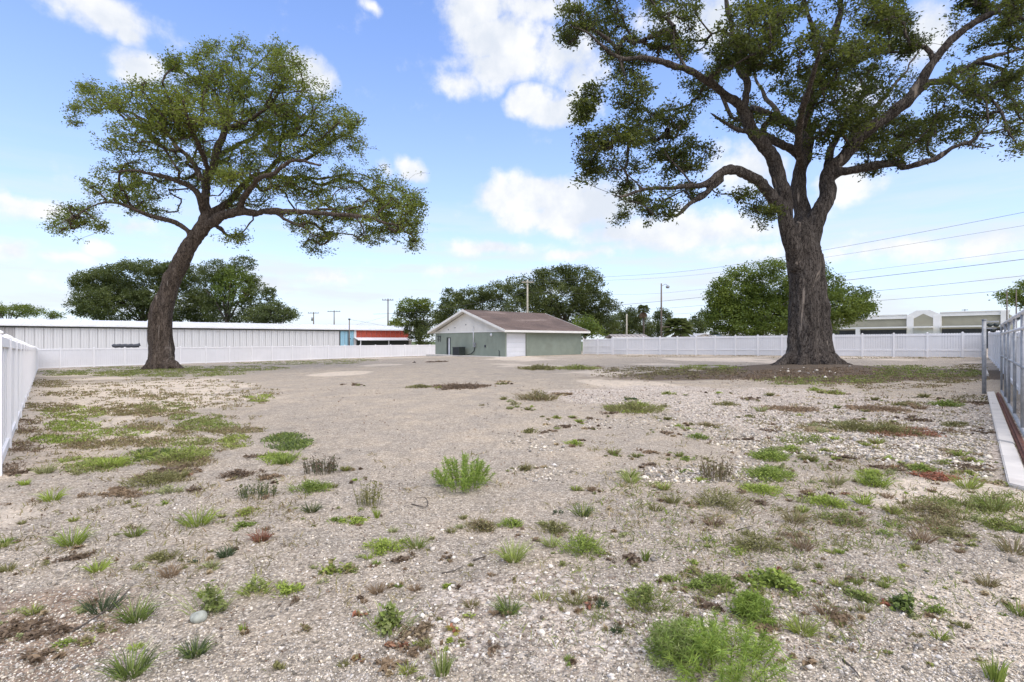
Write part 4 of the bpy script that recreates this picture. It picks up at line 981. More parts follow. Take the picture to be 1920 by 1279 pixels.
BR = [(110,60,60,50),(95,125,45,35),(200,60,85,55),(240,130,75,55),(270,220,80,70),(430,75,100,85),(430,155,80,42),(330,20,60,45),(295,310,65,55,-3),(150,335,42,26,-4),(125,385,36,24,-4),(165,300,30,16,-4),
 (500,285,62,50),(520,340,42,30),(560,250,50,40),(620,180,62,60),(700,100,110,100),(760,200,52,38),(800,30,80,50),(690,210,50,30),
 (435,400,60,52),(330,395,70,42),(250,465,105,52),(145,480,46,34),(400,480,92,52),(500,525,80,52),(380,560,105,46),(230,570,92,42),(145,560,36,44),(255,625,42,34),(258,712,34,34),(340,690,36,46),(420,690,46,34),(300,665,40,20),(480,640,24,30),
 (690,690,44,52),(665,650,24,22),(752,712,22,26),(720,750,20,14),
 (1000,125,120,85),(905,195,85,80),(1100,40,115,60),(1195,75,58,48),(1200,150,58,44),(1050,225,110,80),(860,290,82,62),(960,330,95,80),(1100,330,92,72),(1190,255,34,50),(1120,140,80,60),
 (800,415,52,40),(930,430,72,50),(700,370,34,40),(640,405,34,28),(770,380,30,30),
 (1170,430,120,60),(1095,480,105,42),(1255,450,92,52),(1200,510,100,30),(1100,563,42,22),(920,525,24,32),(1050,390,70,50),
 (1380,300,92,72),(1480,330,92,80),(1350,420,80,55),(1440,390,72,52),(1565,400,52,80),(1560,320,45,55),(1540,240,62,40),(1575,490,22,26),(1400,240,60,26),
 (1440,18,50,34),(1500,110,72,42),(1570,90,46,52),(1425,145,34,22),(1560,5,60,36),(1640,200,60,80),(1660,60,60,80),(1650,380,50,80),
 (400,-70,180,60),(620,-60,120,60),(800,-80,160,70),(1050,-80,170,70),(1300,-120,150,70),(1500,-110,140,70),(700,-200,220,80),(1000,-220,240,80),(1250,-230,160,70),(850,-330,260,70),(200,-30,80,40)]
hero_tree('oak_tree', 'massive dark oak with fluted trunk and spreading limbs on the right', 26.0, TREE_R, (1020,0), 1.7767, TRk, LR, BR, M['leafR'], M['barkR'], 8, 5600, 40, .155, .36,
          [(-2.9,2.1,.36),(-2.3,1.2,.32),(-1.75,.9,.28),(-1.2,1.0,.34),(-.6,1.2,.32),(-.12,2.2,.36),(.9,1.0,.3),(2.4,1.2,.3),(3.05,1.9,.3)], 4.2, gap=.44)

# ------------------------------------------------------------------ trees beyond the fences
def bg_tree(name, label, Z, blobs, leafm, trunk_px, seed, leaf=.34, dens=1.0, clump=.9, extra=None, group='trees beyond the fences'):
    rng = np.random.default_rng(seed); k = Z/F
    bx = (trunk_px-960)*k; base = np.array([bx, Z, g1(bx, Z)])
    root = empty(name, tuple(base)); tag(root, label, 'tree', group)
    mats = {}
    ctrs = []
    for b in blobs:
        cx, cy, rx, ry = b[:4]; mk = b[4] if len(b) > 4 else leafm
        a = math.pi*rx*ry*k*k; nl = int(a*dens*5.0/(leaf*leaf*.28)); c = np.array(P(cx, cy, Z)); dz = rng.uniform(-1,1)*rx*k*.5; c[1] += dz
        ncl = max(8, int(a/(clump*clump)*4.5)); q = rng.normal(size=(ncl,3)); q /= np.linalg.norm(q, axis=1)[:,None]; q *= (rng.uniform(.2,1,ncl)**.4)[:,None]
        cc = c + q*np.array([rx*k, max(rx,ry)*k*.85, ry*k]); ctrs.append(cc)
        pick = rng.integers(0, ncl, nl); C = cc[pick] + rng.normal(size=(nl,3))*clump*.42*np.array([1,1,.7])
        mats.setdefault(mk, []).append(C)
    ctr = np.concatenate(ctrs); ctr0 = ctr.mean(0)
    mb = MB(); h = max(1.0, ctr0[2]-base[2]); r0 = np.clip(.035*h+.1, .15, .5)
    top = ctr0.copy(); mb.tube([(0,0,-.4),(.1,0,h*.3),tuple((top-base)*np.array([.3,.3,.75]))], [r0*1.2,r0,r0*.7], 8)
    tk = mb.build('trunk', M['barkF'], root, True)
    mb = MB(); st = (top-base)*np.array([.15,.15,.5]); sel = ctr[rng.choice(len(ctr), min(9, len(ctr)), replace=False)]
    for s in sel:
        e = s-base; m = st*.5+e*.5+np.array([0,0,.08*h]); mb.tube([tuple(st), tuple(m), tuple(e)], [r0*.42, r0*.25, r0*.08], 5)
    br = mb.build('limb_work', M['barkF'], tk, True); br['kind'] = 'stuff'
    for mk, Cs in mats.items():
        C = np.concatenate(Cs); C = C[C[:,2] > base[2]+.15]
        V, Fc = leaves_np(C, None, leaf, leaf*.6, rng, .35)
        o = link('crown', np_mesh('crown', V-base, Fc), M[mk], root); o['kind'] = 'stuff'
bg_tree('oak_tree', 'wide dark tree behind the warehouse, left of the leaning trunk', 104, [(190,528,48,22),(255,518,72,22),(330,515,50,24),(165,575,28,22),(230,572,70,36),(320,568,68,40),(372,575,34,36),(290,505,50,12),(155,535,22,14),(210,550,50,25)], 'leafD', 268, 1, dens=.95)
bg_tree('oak_tree', 'lighter open tree behind the warehouse, right of the leaning trunk', 100, [(410,508,32,20),(450,493,26,14),(398,548,36,36),(445,540,42,38,'leafG'),(488,562,32,30),(420,588,55,22),(430,520,34,24,'leafG'),(462,553,10,14,'leafX'),(508,548,12,7),(475,525,16,12)], 'leafD', 423, 2, dens=.62, clump=.7)
bg_tree('round_tree', 'low rounded dark tree at the right end behind the warehouse', 97, [(522,588,34,20),(490,592,40,18),(545,592,14,12)], 'leafD', 520, 3)
bg_tree('far_tree', 'yellow green tree top over the warehouse at the left edge', 125, [(18,584,44,12),(48,581,18,9),(-20,580,30,14)], 'leafY', 15, 4, dens=.7)
bg_tree('far_tree', 'small yellow green tree top left of the wide dark tree', 125, [(98,591,19,7)], 'leafY', 98, 5, dens=.7)
bg_tree('bright_tree', 'bright green tree left of the green building', 92, [(792,572,24,11,'leafY'),(768,574,24,12,'leafG'),(792,598,26,24),(776,618,20,20),(796,634,18,20),(752,604,16,8,'leafY'),(760,588,18,12),(745,610,18,5,'leafY')], 'leafD', 786, 6, dens=.9, clump=.7)
bg_tree('oak_tree', 'dark spreading oak behind the left half of the brown roof', 105, [(848,562,24,16),(885,557,36,18),(930,548,32,18),(860,590,45,26),(915,578,50,30),(842,545,10,5),(835,600,24,30),(890,615,60,25)], 'leafD', 890, 7, dens=.85)
bg_tree('oak_tree', 'tallest dark oak behind the right half of the brown roof', 95, [(978,540,34,22),(1040,524,40,20),(1092,530,40,26),(1040,560,74,38),(1108,568,40,32),(1143,572,20,12),(1082,600,64,32),(1000,580,52,34),(1135,608,30,24),(1015,515,18,9),(1060,508,26,9)], 'leafD', 1060, 8, dens=.85)
bg_tree('bush_tree', 'lighter leafy bush at the right end of the green building', 72, [(1092,612,26,20),(1114,622,16,12),(1080,622,20,14)], 'leafG', 1096, 9, dens=.8)
bg_tree('far_tree', 'dark tree behind the short pale pole', 112, [(1188,592,28,14),(1165,610,35,22),(1208,612,22,18),(1155,625,30,10)], 'leafD', 1180, 10)
bg_tree('far_tree', 'narrow dark tree between the two palms', 118, [(1240,602,16,24),(1225,622,24,12),(1300,615,28,14),(1318,600,20,16)], 'leafD', 1240, 11)
bg_tree('round_oak', 'broad green oak behind the right fence, split by the big trunk', 62, [(1350,538,22,16),(1398,512,34,15),(1440,500,30,13),(1395,555,58,36),(1450,540,50,36),(1368,598,46,28),(1440,598,64,26),(1505,560,50,46),(1562,540,30,24),(1590,566,34,26),(1612,582,26,18),(1560,597,48,20),(1338,588,18,20),(1520,512,28,18),(1632,574,10,5),(1400,615,70,18),(1490,608,60,20),(1420,575,70,30),(1345,560,24,22),(1545,575,60,30)], 'leafG', 1425, 12, leaf=.26, dens=.85, clump=.7)
bg_tree('edge_tree', 'tree at the right edge behind the gate top', 72, [(1900,558,22,14),(1928,552,22,26),(1960,560,30,40)], 'leafG', 1950, 13, leaf=.28, dens=.8)
bg_tree('far_tree', 'dark shrubbery right of the round oak at the shop corner', 95, [(1500,622,40,12),(1545,618,22,12)], 'leafD', 1510, 14)

def palm(name, label, px, py, Z, rad, trunk=True, skirt=True, seed=1, nf=34):
    rng = np.random.default_rng(seed); k = Z/F; r = rad*k; x = (px-960)*k; zb = g1(x, Z); zc = CAM_H+(HZ-py)*k-zb
    root = empty(name, (x,Z,zb)); tag(root, label, 'palm')
    if trunk:
        mb = MB(); mb.tube([(0,0,-.3),(.1,0,zc*.5),(0,0,zc)], [.28,.2,.2], 9); mb.build('trunk', M['barkF'], root, True)
    def frond(dirv, L, mt, par):
        d = Vector(dirv).normalized(); side = d.cross(Vector((0,0,1))); 
        if side.length < .05: side = Vector((1,0,0))
        side.normalize(); upv = side.cross(d); vs, fs = [], []; o = d*L*.42
        for i in range(13):
            a = (i-6)/6*1.25; v = d*math.cos(a)+side*math.sin(a); ln = L*.62*(1-.25*abs(a)/1.25); wv = v.cross(upv).normalized()*L*.035
            p0 = o; p1 = o+v*ln*.55; p2 = o+v*ln+Vector((0,0,-ln*.35)); b = len(vs)
            vs += [p0, p1+wv, p2, p1-wv]; fs += [(b,b+1,b+2),(b,b+2,b+3)]
        b = len(vs); vs += [side*.03, -side*.03, o-side*.02, o+side*.02]; fs += [(b,b+1,b+2,b+3)]
        me = bpy.data.meshes.new('frond'); me.from_pydata([tuple(v) for v in vs], [], fs); me.update()
        ob = link('frond' if mt != 'palmdead' else 'dead_frond', me, M[mt], par); ob.location = (0,0,zc)
    for i in range(nf):
        a = i*2.399; e = math.sin((i+.5)/nf*1.9-.55)
        frond((math.cos(a)*math.cos(e), math.sin(a)*math.cos(e), math.sin(e)+.1), r*rng.uniform(.85,1.1), 'palmleaf', root)
    if skirt:
        for i in range(16):
            a = i*2.399; frond((math.cos(a)*.55, math.sin(a)*.55, -1), r*rng.uniform(.8,1.15), 'palmdead', root)
palm('fan_palm', 'tall fan palm with a brown skirt left of the lamp pole', 1206, 582, 108, 14, seed=1)
palm('fan_palm', 'thin distant palm just left of the lamp pole', 1233, 590, 125, 9, skirt=False, seed=2, nf=20)
palm('fan_palm', 'low bushy fan palm over the fence right of the lamp pole', 1270, 618, 84, 32, trunk=True, skirt=True, seed=3, nf=46)

# ------------------------------------------------------------------ weeds, grass, stones
GREENS = {k: tuple(min(.6, c*f) for c in v) for (k, v), f in zip({'grass': (.115,.150,.030), 'bright': (.165,.205,.036), 'olive': (.120,.115,.042), 'dark': (.050,.070,.030), 'dry': (.155,.110,.065), 'brown': (.115,.082,.052), 'red': (.22,.085,.048), 'pale': (.19,.20,.085), 'fern': (.120,.175,.032), 'straw': (.26,.205,.12)}.items(), [1.75,1.85,1.8,1.5,1.7,1.5,1.5,1.7,1.9,1.6])}
def tint_of(names, n_each, rng, per):
    out_ = []
    for nm, n_ in zip(names, n_each): out_.append(np.repeat(np.array([GREENS[nm]]), n_*per, 0))
    return np.concatenate(out_)
class Acc:
    def __init__(s): s.V = []; s.F = []; s.T = []; s.n = 0
    def add(s, V, Fc, T):
        s.V.append(V); s.F.append(Fc+s.n); s.T.append(T); s.n += len(V)
    def build(s, name, mat, origin=(0,0,0)):
        me = np_mesh(name, np.concatenate(s.V)-np.array(origin), np.concatenate(s.F), tint=np.concatenate(s.T))
        o = link(name, me, mat); o.location = origin; return o
def plant(kind, c, w_, h_, rng, acc, col='grass', col2=None, dens=1.0):
    """c ground point, w_ width and h_ height in metres"""
    c = np.array(c); col2 = col2 or col; ca, cb = np.array(GREENS[col]), np.array(GREENS[col2])
    dist = max(2.2, c[1]); bw = .0032*max(1, dist/3.2)
    def tints(n, per): t = (rng.uniform(0,1,n)**1.6)[:,None]; return np.repeat(ca*(1-t)+cb*t, per, 0)
    def scatter(n, r):
        a = rng.uniform(0, 2*math.pi, n); q = np.sqrt(rng.uniform(0,1,n))*r; x = c[0]+np.cos(a)*q; y = c[1]+np.sin(a)*q*.85
        return np.stack([x,y,gz(x,y)-.004],1), a, q
    if kind in ('tuft','tall','stalk'):
        n = int({'tuft':95,'tall':60,'stalk':60}[kind]*dens); B, a, q = scatter(n, w_*({'tuft':.2,'tall':.17,'stalk':.42}[kind]))
        tilt = {'tuft':1.0,'tall':.38,'stalk':.22}[kind]; d = np.stack([np.cos(a)*tilt*rng.uniform(.2,1.3,n), np.sin(a)*tilt*rng.uniform(.2,1.3,n), np.ones(n)],1)
        ln = np.hypot(h_, w_*.36 if kind == 'tuft' else 0)*rng.uniform(.45,1.1,n)
        V, Fc = blades(B, ln, np.full(n, bw*({'tuft':1.5,'tall':1.5,'stalk':1.2}[kind])), d, rng.uniform(.05,.5,n)*(1 if kind != 'stalk' else .2), rng); acc.add(V, Fc, tints(n,5))
        if kind == 'stalk':      # seed heads and dry leaves up the stalks
            m = n*4; i = rng.integers(0, n, m); dn = d[i]/np.linalg.norm(d[i], axis=1)[:,None]; C = B[i]+dn*(ln[i]*rng.uniform(.3,.95,m))[:,None]+rng.normal(size=(m,3))*.008
            V, Fc = leaves_np(C, dn, bw*6, bw*2.6, rng); acc.add(V, Fc, tints(m,4))
    elif kind in ('mat','broad','litter'):
        L = {'mat':.020,'broad':.030,'litter':.035}[kind]*max(1, (dist/4.0)**.8); 
        n = int(np.clip(w_*w_*.6*dens*1.5/(L*L*.35), 25, 900)); nst = max(4, int(w_*26))
        aa = rng.uniform(0, 2*math.pi, nst); rr = rng.uniform(.35,1,nst)*w_*.5; i = rng.integers(0,nst,n); tt = rng.uniform(0,1,n)**.7
        x = c[0]+np.cos(aa[i])*rr[i]*tt+rng.normal(size=n)*w_*.05; y = c[1]+np.sin(aa[i])*rr[i]*tt*.9+rng.normal(size=n)*w_*.05
        zt = gz(x,y)+ (h_*(1-.75*tt)*rng.uniform(.05,1,n) if kind != 'litter' else rng.uniform(.002,.02,n))
        C = np.stack([x,y,zt],1); dd = np.stack([np.cos(aa[i]),np.sin(aa[i]),np.full(n,.5 if kind != 'litter' else 0.)],1)
        V, Fc = leaves_np(C, dd, L, L*(.5 if kind != 'broad' else .75), rng, .9); acc.add(V, Fc, tints(n,4))
        m = max(6, int(n*.14)); B, a, q = scatter(m, w_*.38); d = np.stack([np.cos(a)*.9,np.sin(a)*.9,np.ones(m)],1)
        V, Fc = blades(B, np.full(m, max(h_*1.1,.03))*rng.uniform(.4,1.1,m), np.full(m,bw*1.2), d, rng.uniform(.1,.5,m), rng); acc.add(V, Fc, tints(m,5))
    elif kind == 'fern':
        ns = int(52*dens)+6; B, a, qb = scatter(ns, w_*.30); ti = np.clip(qb/(w_*.30)+rng.normal(size=ns)*.12, .03, 1.05)
        tip = np.stack([c[0]+np.cos(a)*w_*.5*ti, c[1]+np.sin(a)*w_*.45*ti, c[2]+h_*np.sqrt(np.clip(1.12-ti*ti*.95,.06,1))*rng.uniform(.78,1.05,ns)],1)
        V, Fc = blades(B, np.linalg.norm(tip-B,axis=1), np.full(ns,bw*1.2), tip-B, np.zeros(ns)+.05, rng); acc.add(V, Fc, tints(ns,5))
        m = int(ns*70); i = rng.integers(0,ns,m); tt = rng.uniform(.12,1,m)**.8; ax = (tip-B)[i]; al = np.linalg.norm(ax,axis=1)[:,None]
        p = B[i]+ax*tt[:,None]; d = ax/al*.6+rng.normal(size=(m,3))*.75; d[:,2] += .15
        V, Fc = blades(p, (.045*max(1,dist/6))*rng.uniform(.5,1.2,m)*(1.1-.4*tt)*min(1.5, w_/.5+.4), np.full(m,bw*1.05), d, rng.uniform(.1,.5,m), rng); acc.add(V, Fc, tints(m,5))
# ---- single plants: (name, kind, enlargement, x, y base, width, height, colours, label)
ZO = {'A': (0,850,2.981), 'B': (640,850,2.981), 'C': (1280,850,2.981), 'L': (0,650,3.0), 'M': (640,650,3.0), 'N': (1280,650,3.0)}
def zpt(z, x, y): o = ZO[z]; return x/o[2]+o[0], y/o[2]+o[1]
THINGS = [
 ('feathery_weed','fern','B',680,195,330,200,'fern','bright','rounded feathery bright green weed alone in the middle of the gravel'),
 ('feathery_weed','fern','C',240,1205,660,250,'fern','bright','largest feathery green weed, cut by the bottom edge at the right'),
 ('feathery_weed','fern','B',1850,1170,260,270,'fern','pale','feathery weed joining the left side of the largest bottom weed'),
 ('feathery_weed','fern','C',390,925,230,150,'fern','bright','small feathery weed just above the largest bottom weed'),
 ('leafy_weed','broad','A',1160,880,230,200,'pale','grass','pale broad-leaved weed with a round grey stone at its foot'),
 ('dry_stalk_clump','stalk','A',1790,110,190,110,'brown','dark','dark dry stalk clump left of the middle weed'),
 ('dry_stalk_clump','stalk','C',185,145,170,150,'brown','olive','dry upright stalk clump right of the middle weed'),
 ('dry_stalk_clump','stalk','A',1430,245,220,90,'dark','olive','dark stalky clump with green foot, below the left dry clump'),
 ('grass_tuft','tuft','B',960,605,160,170,'bright','pale','bright upright grass tuft below and right of the middle weed'),
 ('leafy_weed','mat','B',1340,545,260,130,'grass','bright','dense domed green weed right of the bright upright tuft'),
 ('leafy_weed','broad','B',270,985,270,190,'grass','pale','grey green bushy weed left of the brown dead leaves'),
 ('dead_leaf_heap','litter','B',430,1010,260,60,'brown','straw','heap of brown dead leaves beside the grey green bushy weed'),
 ('grass_tuft','tuft','B',940,895,190,120,'grass','dark','dark green splayed grass tuft in the centre foreground stones'),
 ('leafy_weed','mat','B',1730,850,300,150,'grass','olive','sprawling green weed patch right of the foreground centre'),
 ('grass_tuft','tall','B',560,1240,190,200,'grass','pale','thin tall grass tuft near the bottom centre'),
 ('grass_tuft','tuft','A',760,935,230,160,'grass','dark','thick green grass tuft in the lower left foreground'),
 ('grass_tuft','tuft','A',730,1240,270,190,'grass','dark','green grass tuft at the bottom edge, lower left'),
 ('grass_tuft','tuft','A',1090,1130,180,110,'dark','grass','small blue green grass tuft on bare gravel, lower left'),
 ('grass_tuft','tuft','A',400,515,210,120,'grass','bright','bushy green tuft on sand with brown leaves below it, left'),
 ('leafy_weed','mat','A',1430,780,170,130,'bright','pale','yellow green upright weed right of the pale broad-leaved weed'),
 ('red_dead_weed','tuft','A',1460,490,150,60,'red','brown','small reddish dead weed in the left foreground'),
 ('red_dead_weed','litter','C',1400,140,220,50,'red','brown','orange red dead weed patch near the concrete strip'),
 ('leafy_weed','mat','C',1060,180,170,110,'bright','grass','bright leafy weed in front of the white stones, right'),
 ('leafy_weed','broad','C',500,755,300,130,'grass','bright','green leafy patch above the small feathery weed'),
 ('leafy_weed','broad','C',1270,880,200,130,'grass','dark','leafy weed at the right end of the low weed row, right foreground'),
 ('grass_tuft','tall','C',1745,1270,200,200,'grass','bright','tall grass blades at the bottom right corner'),
 ('grass_tuft','tuft','C',670,1010,190,120,'bright','olive','spiky bright tuft right of the largest bottom weed'),
 ('grass_tuft','tuft','A',1100,400,270,80,'bright','grass','spreading tuft with long runners in the left foreground'),
]
prng = np.random.default_rng(77)
for (nm, kind, z, x, y, wz, hz_, c1, c2, lab) in THINGS:
    px, py = zpt(z, x, y); c = G(px, py)[0]; s_ = ZO[z][2]; wm = wz/s_*c[1]/F*1.12; hm = hz_/s_*c[1]/F*.9
    ac = Acc(); plant(kind, c, wm, hm, prng, ac, c1, c2, dens=1.4 if kind != 'fern' else 1.0); o = ac.build(nm, M['plant'], tuple(c)); tag(o, lab, 'leaves' if 'leaf_heap' in nm else 'weed' if 'tuft' not in nm else 'grass tuft')
# ---- lesser weeds: ground cover
SMALL = [('A',[('tuft',750,465,120,'grass'),('tuft',540,660,140,'bright'),('tuft',950,690,150,'dry'),('mat',920,590,180,'olive'),('tuft',1260,580,120,'dark'),('tuft',570,880,260,'dark'),('mat',1590,780,200,'bright'),('mat',1720,205,230,'grass'),('tuft',290,265,150,'bright'),('tuft',620,80,160,'bright'),('tuft',250,115,120,'pale'),('mat',860,170,300,'olive'),('litter',680,220,250,'dry'),('tall',1355,1005,40,'bright'),('tuft',30,505,70,'grass'),('mat',1880,385,110,'grass'),('broad',1870,680,140,'bright'),('tuft',180,900,110,'olive'),('mat',1390,340,150,'bright'),('mat',1340,415,130,'grass'),('litter',400,600,200,'brown'),('litter',60,1010,300,'brown'),('litter',300,1000,260,'brown'),('tuft',1180,640,90,'pale'),('mat',1330,130,170,'brown'),('litter',1480,140,150,'dry'),('mat',1000,40,300,'olive'),('litter',960,100,230,'brown'),('tuft',800,30,120,'bright'),('tuft',1000,140,110,'olive'),('litter',60,120,140,'brown'),('tuft',40,660,100,'olive'),('litter',200,1150,200,'dry'),('tuft',140,180,70,'bright'),('tuft',1740,330,120,'dark'),('tuft',1590,60,150,'grass')]),
 ('B',[('stalk',150,290,130,'olive'),('mat',240,530,230,'bright'),('tuft',420,530,150,'grass'),('litter',360,600,170,'brown'),('mat',60,390,140,'bright'),('mat',40,660,150,'grass'),('mat',780,420,210,'olive'),('tuft',1350,350,160,'dark'),('tuft',1310,210,60,'olive'),('tuft',1400,215,60,'dry'),('tuft',1800,205,90,'bright'),('tuft',1620,165,120,'pale'),('tuft',1300,840,160,'olive'),('tuft',1455,860,90,'dark'),('litter',370,1110,160,'dry'),('broad',590,755,50,'bright'),('tall',1700,605,50,'grass'),('mat',1590,465,90,'pale'),('tuft',1540,1000,80,'dark'),('tuft',1270,1160,50,'grass'),('tuft',200,780,110,'dry'),('tall',200,365,40,'bright'),('tuft',25,100,60,'bright'),('mat',1180,430,200,'olive'),('tuft',1170,520,130,'pale'),('mat',940,400,160,'grass'),('tuft',320,750,40,'grass'),('litter',1380,860,90,'red'),('litter',1600,600,160,'brown'),('tuft',370,1230,120,'bright'),('litter',260,1200,200,'dry'),('mat',620,1060,80,'bright'),('tuft',1030,95,90,'olive'),('litter',1740,70,90,'brown'),('tuft',1850,280,110,'olive'),('litter',580,590,60,'dry'),('mat',1850,720,140,'grass')]),
 ('C',[('mat',180,740,260,'grass'),('tuft',800,900,150,'dry'),('litter',880,940,200,'dry'),('mat',990,820,210,'grass'),('mat',1420,885,160,'grass'),('tuft',970,730,70,'grass'),('mat',1230,640,80,'bright'),('tuft',1120,750,80,'grass'),('tuft',1880,900,160,'grass'),('tuft',1700,740,150,'olive'),('mat',500,140,260,'grass'),('mat',440,220,210,'bright'),('tuft',1010,285,130,'bright'),('mat',820,290,220,'bright'),('mat',900,390,260,'grass'),('tuft',620,385,170,'olive'),('tuft',670,330,80,'bright'),('mat',230,290,330,'olive'),('tuft',170,405,130,'dry'),('mat',420,520,280,'olive'),('tuft',670,540,150,'dry'),('tuft',1180,340,120,'bright'),('mat',1380,330,290,'olive'),('tuft',1740,320,210,'grass'),('tuft',1340,495,170,'dry'),('mat',1520,465,200,'olive'),('mat',1330,90,150,'bright'),('tuft',1590,195,190,'bright'),('mat',490,20,200,'grass'),('tuft',710,45,100,'olive'),('tuft',850,175,140,'pale'),('tuft',1890,445,90,'grass'),('tuft',1570,975,80,'olive'),('tuft',880,560,60,'grass'),('mat',20,110,80,'grass'),('tuft',100,160,60,'bright'),('mat',720,240,70,'bright'),('litter',160,860,180,'brown'),('litter',420,1000,250,'dry'),('mat',100,760,180,'grass'),('tuft',1850,560,200,'olive'),('litter',1650,90,160,'brown'),('tuft',1300,540,60,'olive'),('mat',1760,410,200,'olive'),('litter',1150,860,80,'red'),('litter',700,1180,120,'dry'),('mat',30,960,140,'grass'),('tuft',860,740,90,'bright')]),
 ('M',[('mat',90,755,60,'bright'),('litter',90,220,80,'brown'),('litter',680,230,330,'brown'),('mat',550,235,50,'bright'),('mat',905,215,60,'olive'),('mat',1640,365,330,'olive'),('tuft',1660,355,120,'bright'),('mat',1210,405,70,'bright'),('mat',1310,550,110,'bright'),('tuft',1530,610,80,'grass'),('tuft',1660,625,60,'grass'),('mat',1100,300,260,'olive'),('litter',1240,270,110,'dry'),('tuft',950,355,40,'pale'),('tuft',990,345,30,'pale'),('tuft',1050,360,40,'olive'),('litter',1405,410,60,'brown'),('litter',1410,465,80,'brown'),('litter',1260,455,110,'brown'),('tuft',1300,405,40,'pale'),('tuft',1340,430,50,'bright'),('mat',1070,485,110,'olive'),('mat',1330,130,260,'olive'),('mat',1100,130,200,'olive'),('litter',520,90,90,'brown'),('tuft',25,700,60,'olive'),('mat',1840,270,80,'bright'),('litter',1630,300,90,'dark'),('tuft',1620,735,110,'pale'),('mat',1900,450,60,'bright'),('tuft',1830,415,50,'olive'),('litter',1830,490,90,'dry'),('mat',1030,695,90,'olive'),('tuft',1900,620,60,'grass'),('litter',1740,600,110,'dry')]),
 ('N',[('mat',490,635,200,'grass'),('mat',620,590,140,'grass'),('mat',710,645,100,'grass'),('tuft',855,530,60,'bright'),('mat',800,590,80,'bright'),('tuft',1090,550,90,'bright'),('litter',920,630,110,'brown'),('mat',30,640,90,'grass'),('mat',1480,335,160,'grass'),('litter',1640,320,150,'brown'),('mat',1170,635,80,'bright'),('litter',380,525,90,'brown'),('mat',1340,700,150,'grass'),('litter',1150,690,200,'brown'),('litter',1620,690,220,'brown'),('mat',860,270,110,'bright'),('mat',740,250,80,'bright'),('tuft',1080,305,50,'olive'),('tuft',1360,290,60,'olive'),('mat',1230,335,90,'olive'),('litter',1100,355,330,'dry'),('litter',600,355,300,'dry'),('mat',200,265,50,'bright'),('tuft',490,280,50,'olive'),('mat',650,390,50,'bright'),('mat',380,400,70,'olive'),('mat',30,470,70,'pale'),('mat',130,450,100,'olive'),('mat',90,520,130,'grass'),('mat',1460,660,90,'bright'),('tuft',1560,620,90,'bright'),('mat',1630,650,100,'bright'),('litter',1500,590,130,'straw'),('litter',1690,485,110,'brown'),('mat',1520,450,120,'olive'),('litter',1330,420,160,'brown'),('litter',370,300,90,'dry'),('tuft',860,640,50,'bright'),('mat',560,690,90,'pale'),('litter',480,480,110,'brown'),('mat',1060,720,150,'bright'),('mat',480,725,240,'grass'),('mat',1600,720,110,'bright'),('litter',1430,735,230,'red'),('litter',1330,495,210,'red'),('mat',960,470,240,'olive'),('mat',1130,480,260,'olive'),('litter',760,470,220,'straw')])]
wac = Acc()
for z, lst in SMALL:
    s_ = ZO[z][2]
    for (kind, x, y, wz, c1) in lst:
        px, py = zpt(z, x, y); c = G(px, py)[0]; wm = wz/s_*c[1]/F*1.2
        hm = {'tuft':.42,'mat':.22,'broad':.6,'litter':.1,'tall':1.6,'stalk':.9}[kind]*wm
        hm = min(max(hm, .03), .30)
        plant(kind, c, wm, hm, prng, wac, c1, random.choice([c1,c1,'olive','dry','bright'] if c1 not in ('brown','dry','red','straw') else [c1,'brown','dry']), dens=.9)
        for q_ in range(prng.integers(2, 5)):        # straggling shoots and dead bits round each weed
            an = prng.uniform(0, 6.28); rr_ = wm*prng.uniform(.45, 1.15); c2_ = np.array([c[0]+math.cos(an)*rr_, c[1]+math.sin(an)*rr_*.8, 0.]); c2_[2] = g1(c2_[0], c2_[1])
            k2 = random.choice(['mat','tuft','litter','mat']); w2 = wm*prng.uniform(.18,.5)
            plant(k2, c2_, w2, min(max(.3*w2,.02),.12), prng, wac, random.choice([c1,'olive','dry','pale'] if k2 != 'litter' else ['dry','brown','straw']), None, dens=.55)
for q_ in range(330):          # small seedlings, thicker where weeds gather
    px, py = prng.uniform(0,1920), 760+prng.uniform(0,1)**1.1*510
    if fbm2(np.array([px]), np.array([py*1.4]), .006, 3, 31.)[0]+prng.uniform(-.12,.12)+(px-960)/7000 < .52: continue
    c = G(px, py)[0]; k2 = random.choice(['mat','mat','tuft','litter','tuft']); w2 = prng.uniform(.05,.16)*max(1, c[1]/5)**.5
    plant(k2, c, w2, min(max(.35*w2,.02),.10), prng, wac, random.choice(['grass','bright','olive','olive','dry'] if k2 != 'litter' else ['dry','brown','straw','red']), random.choice(['olive','bright','dry']), dens=.7)
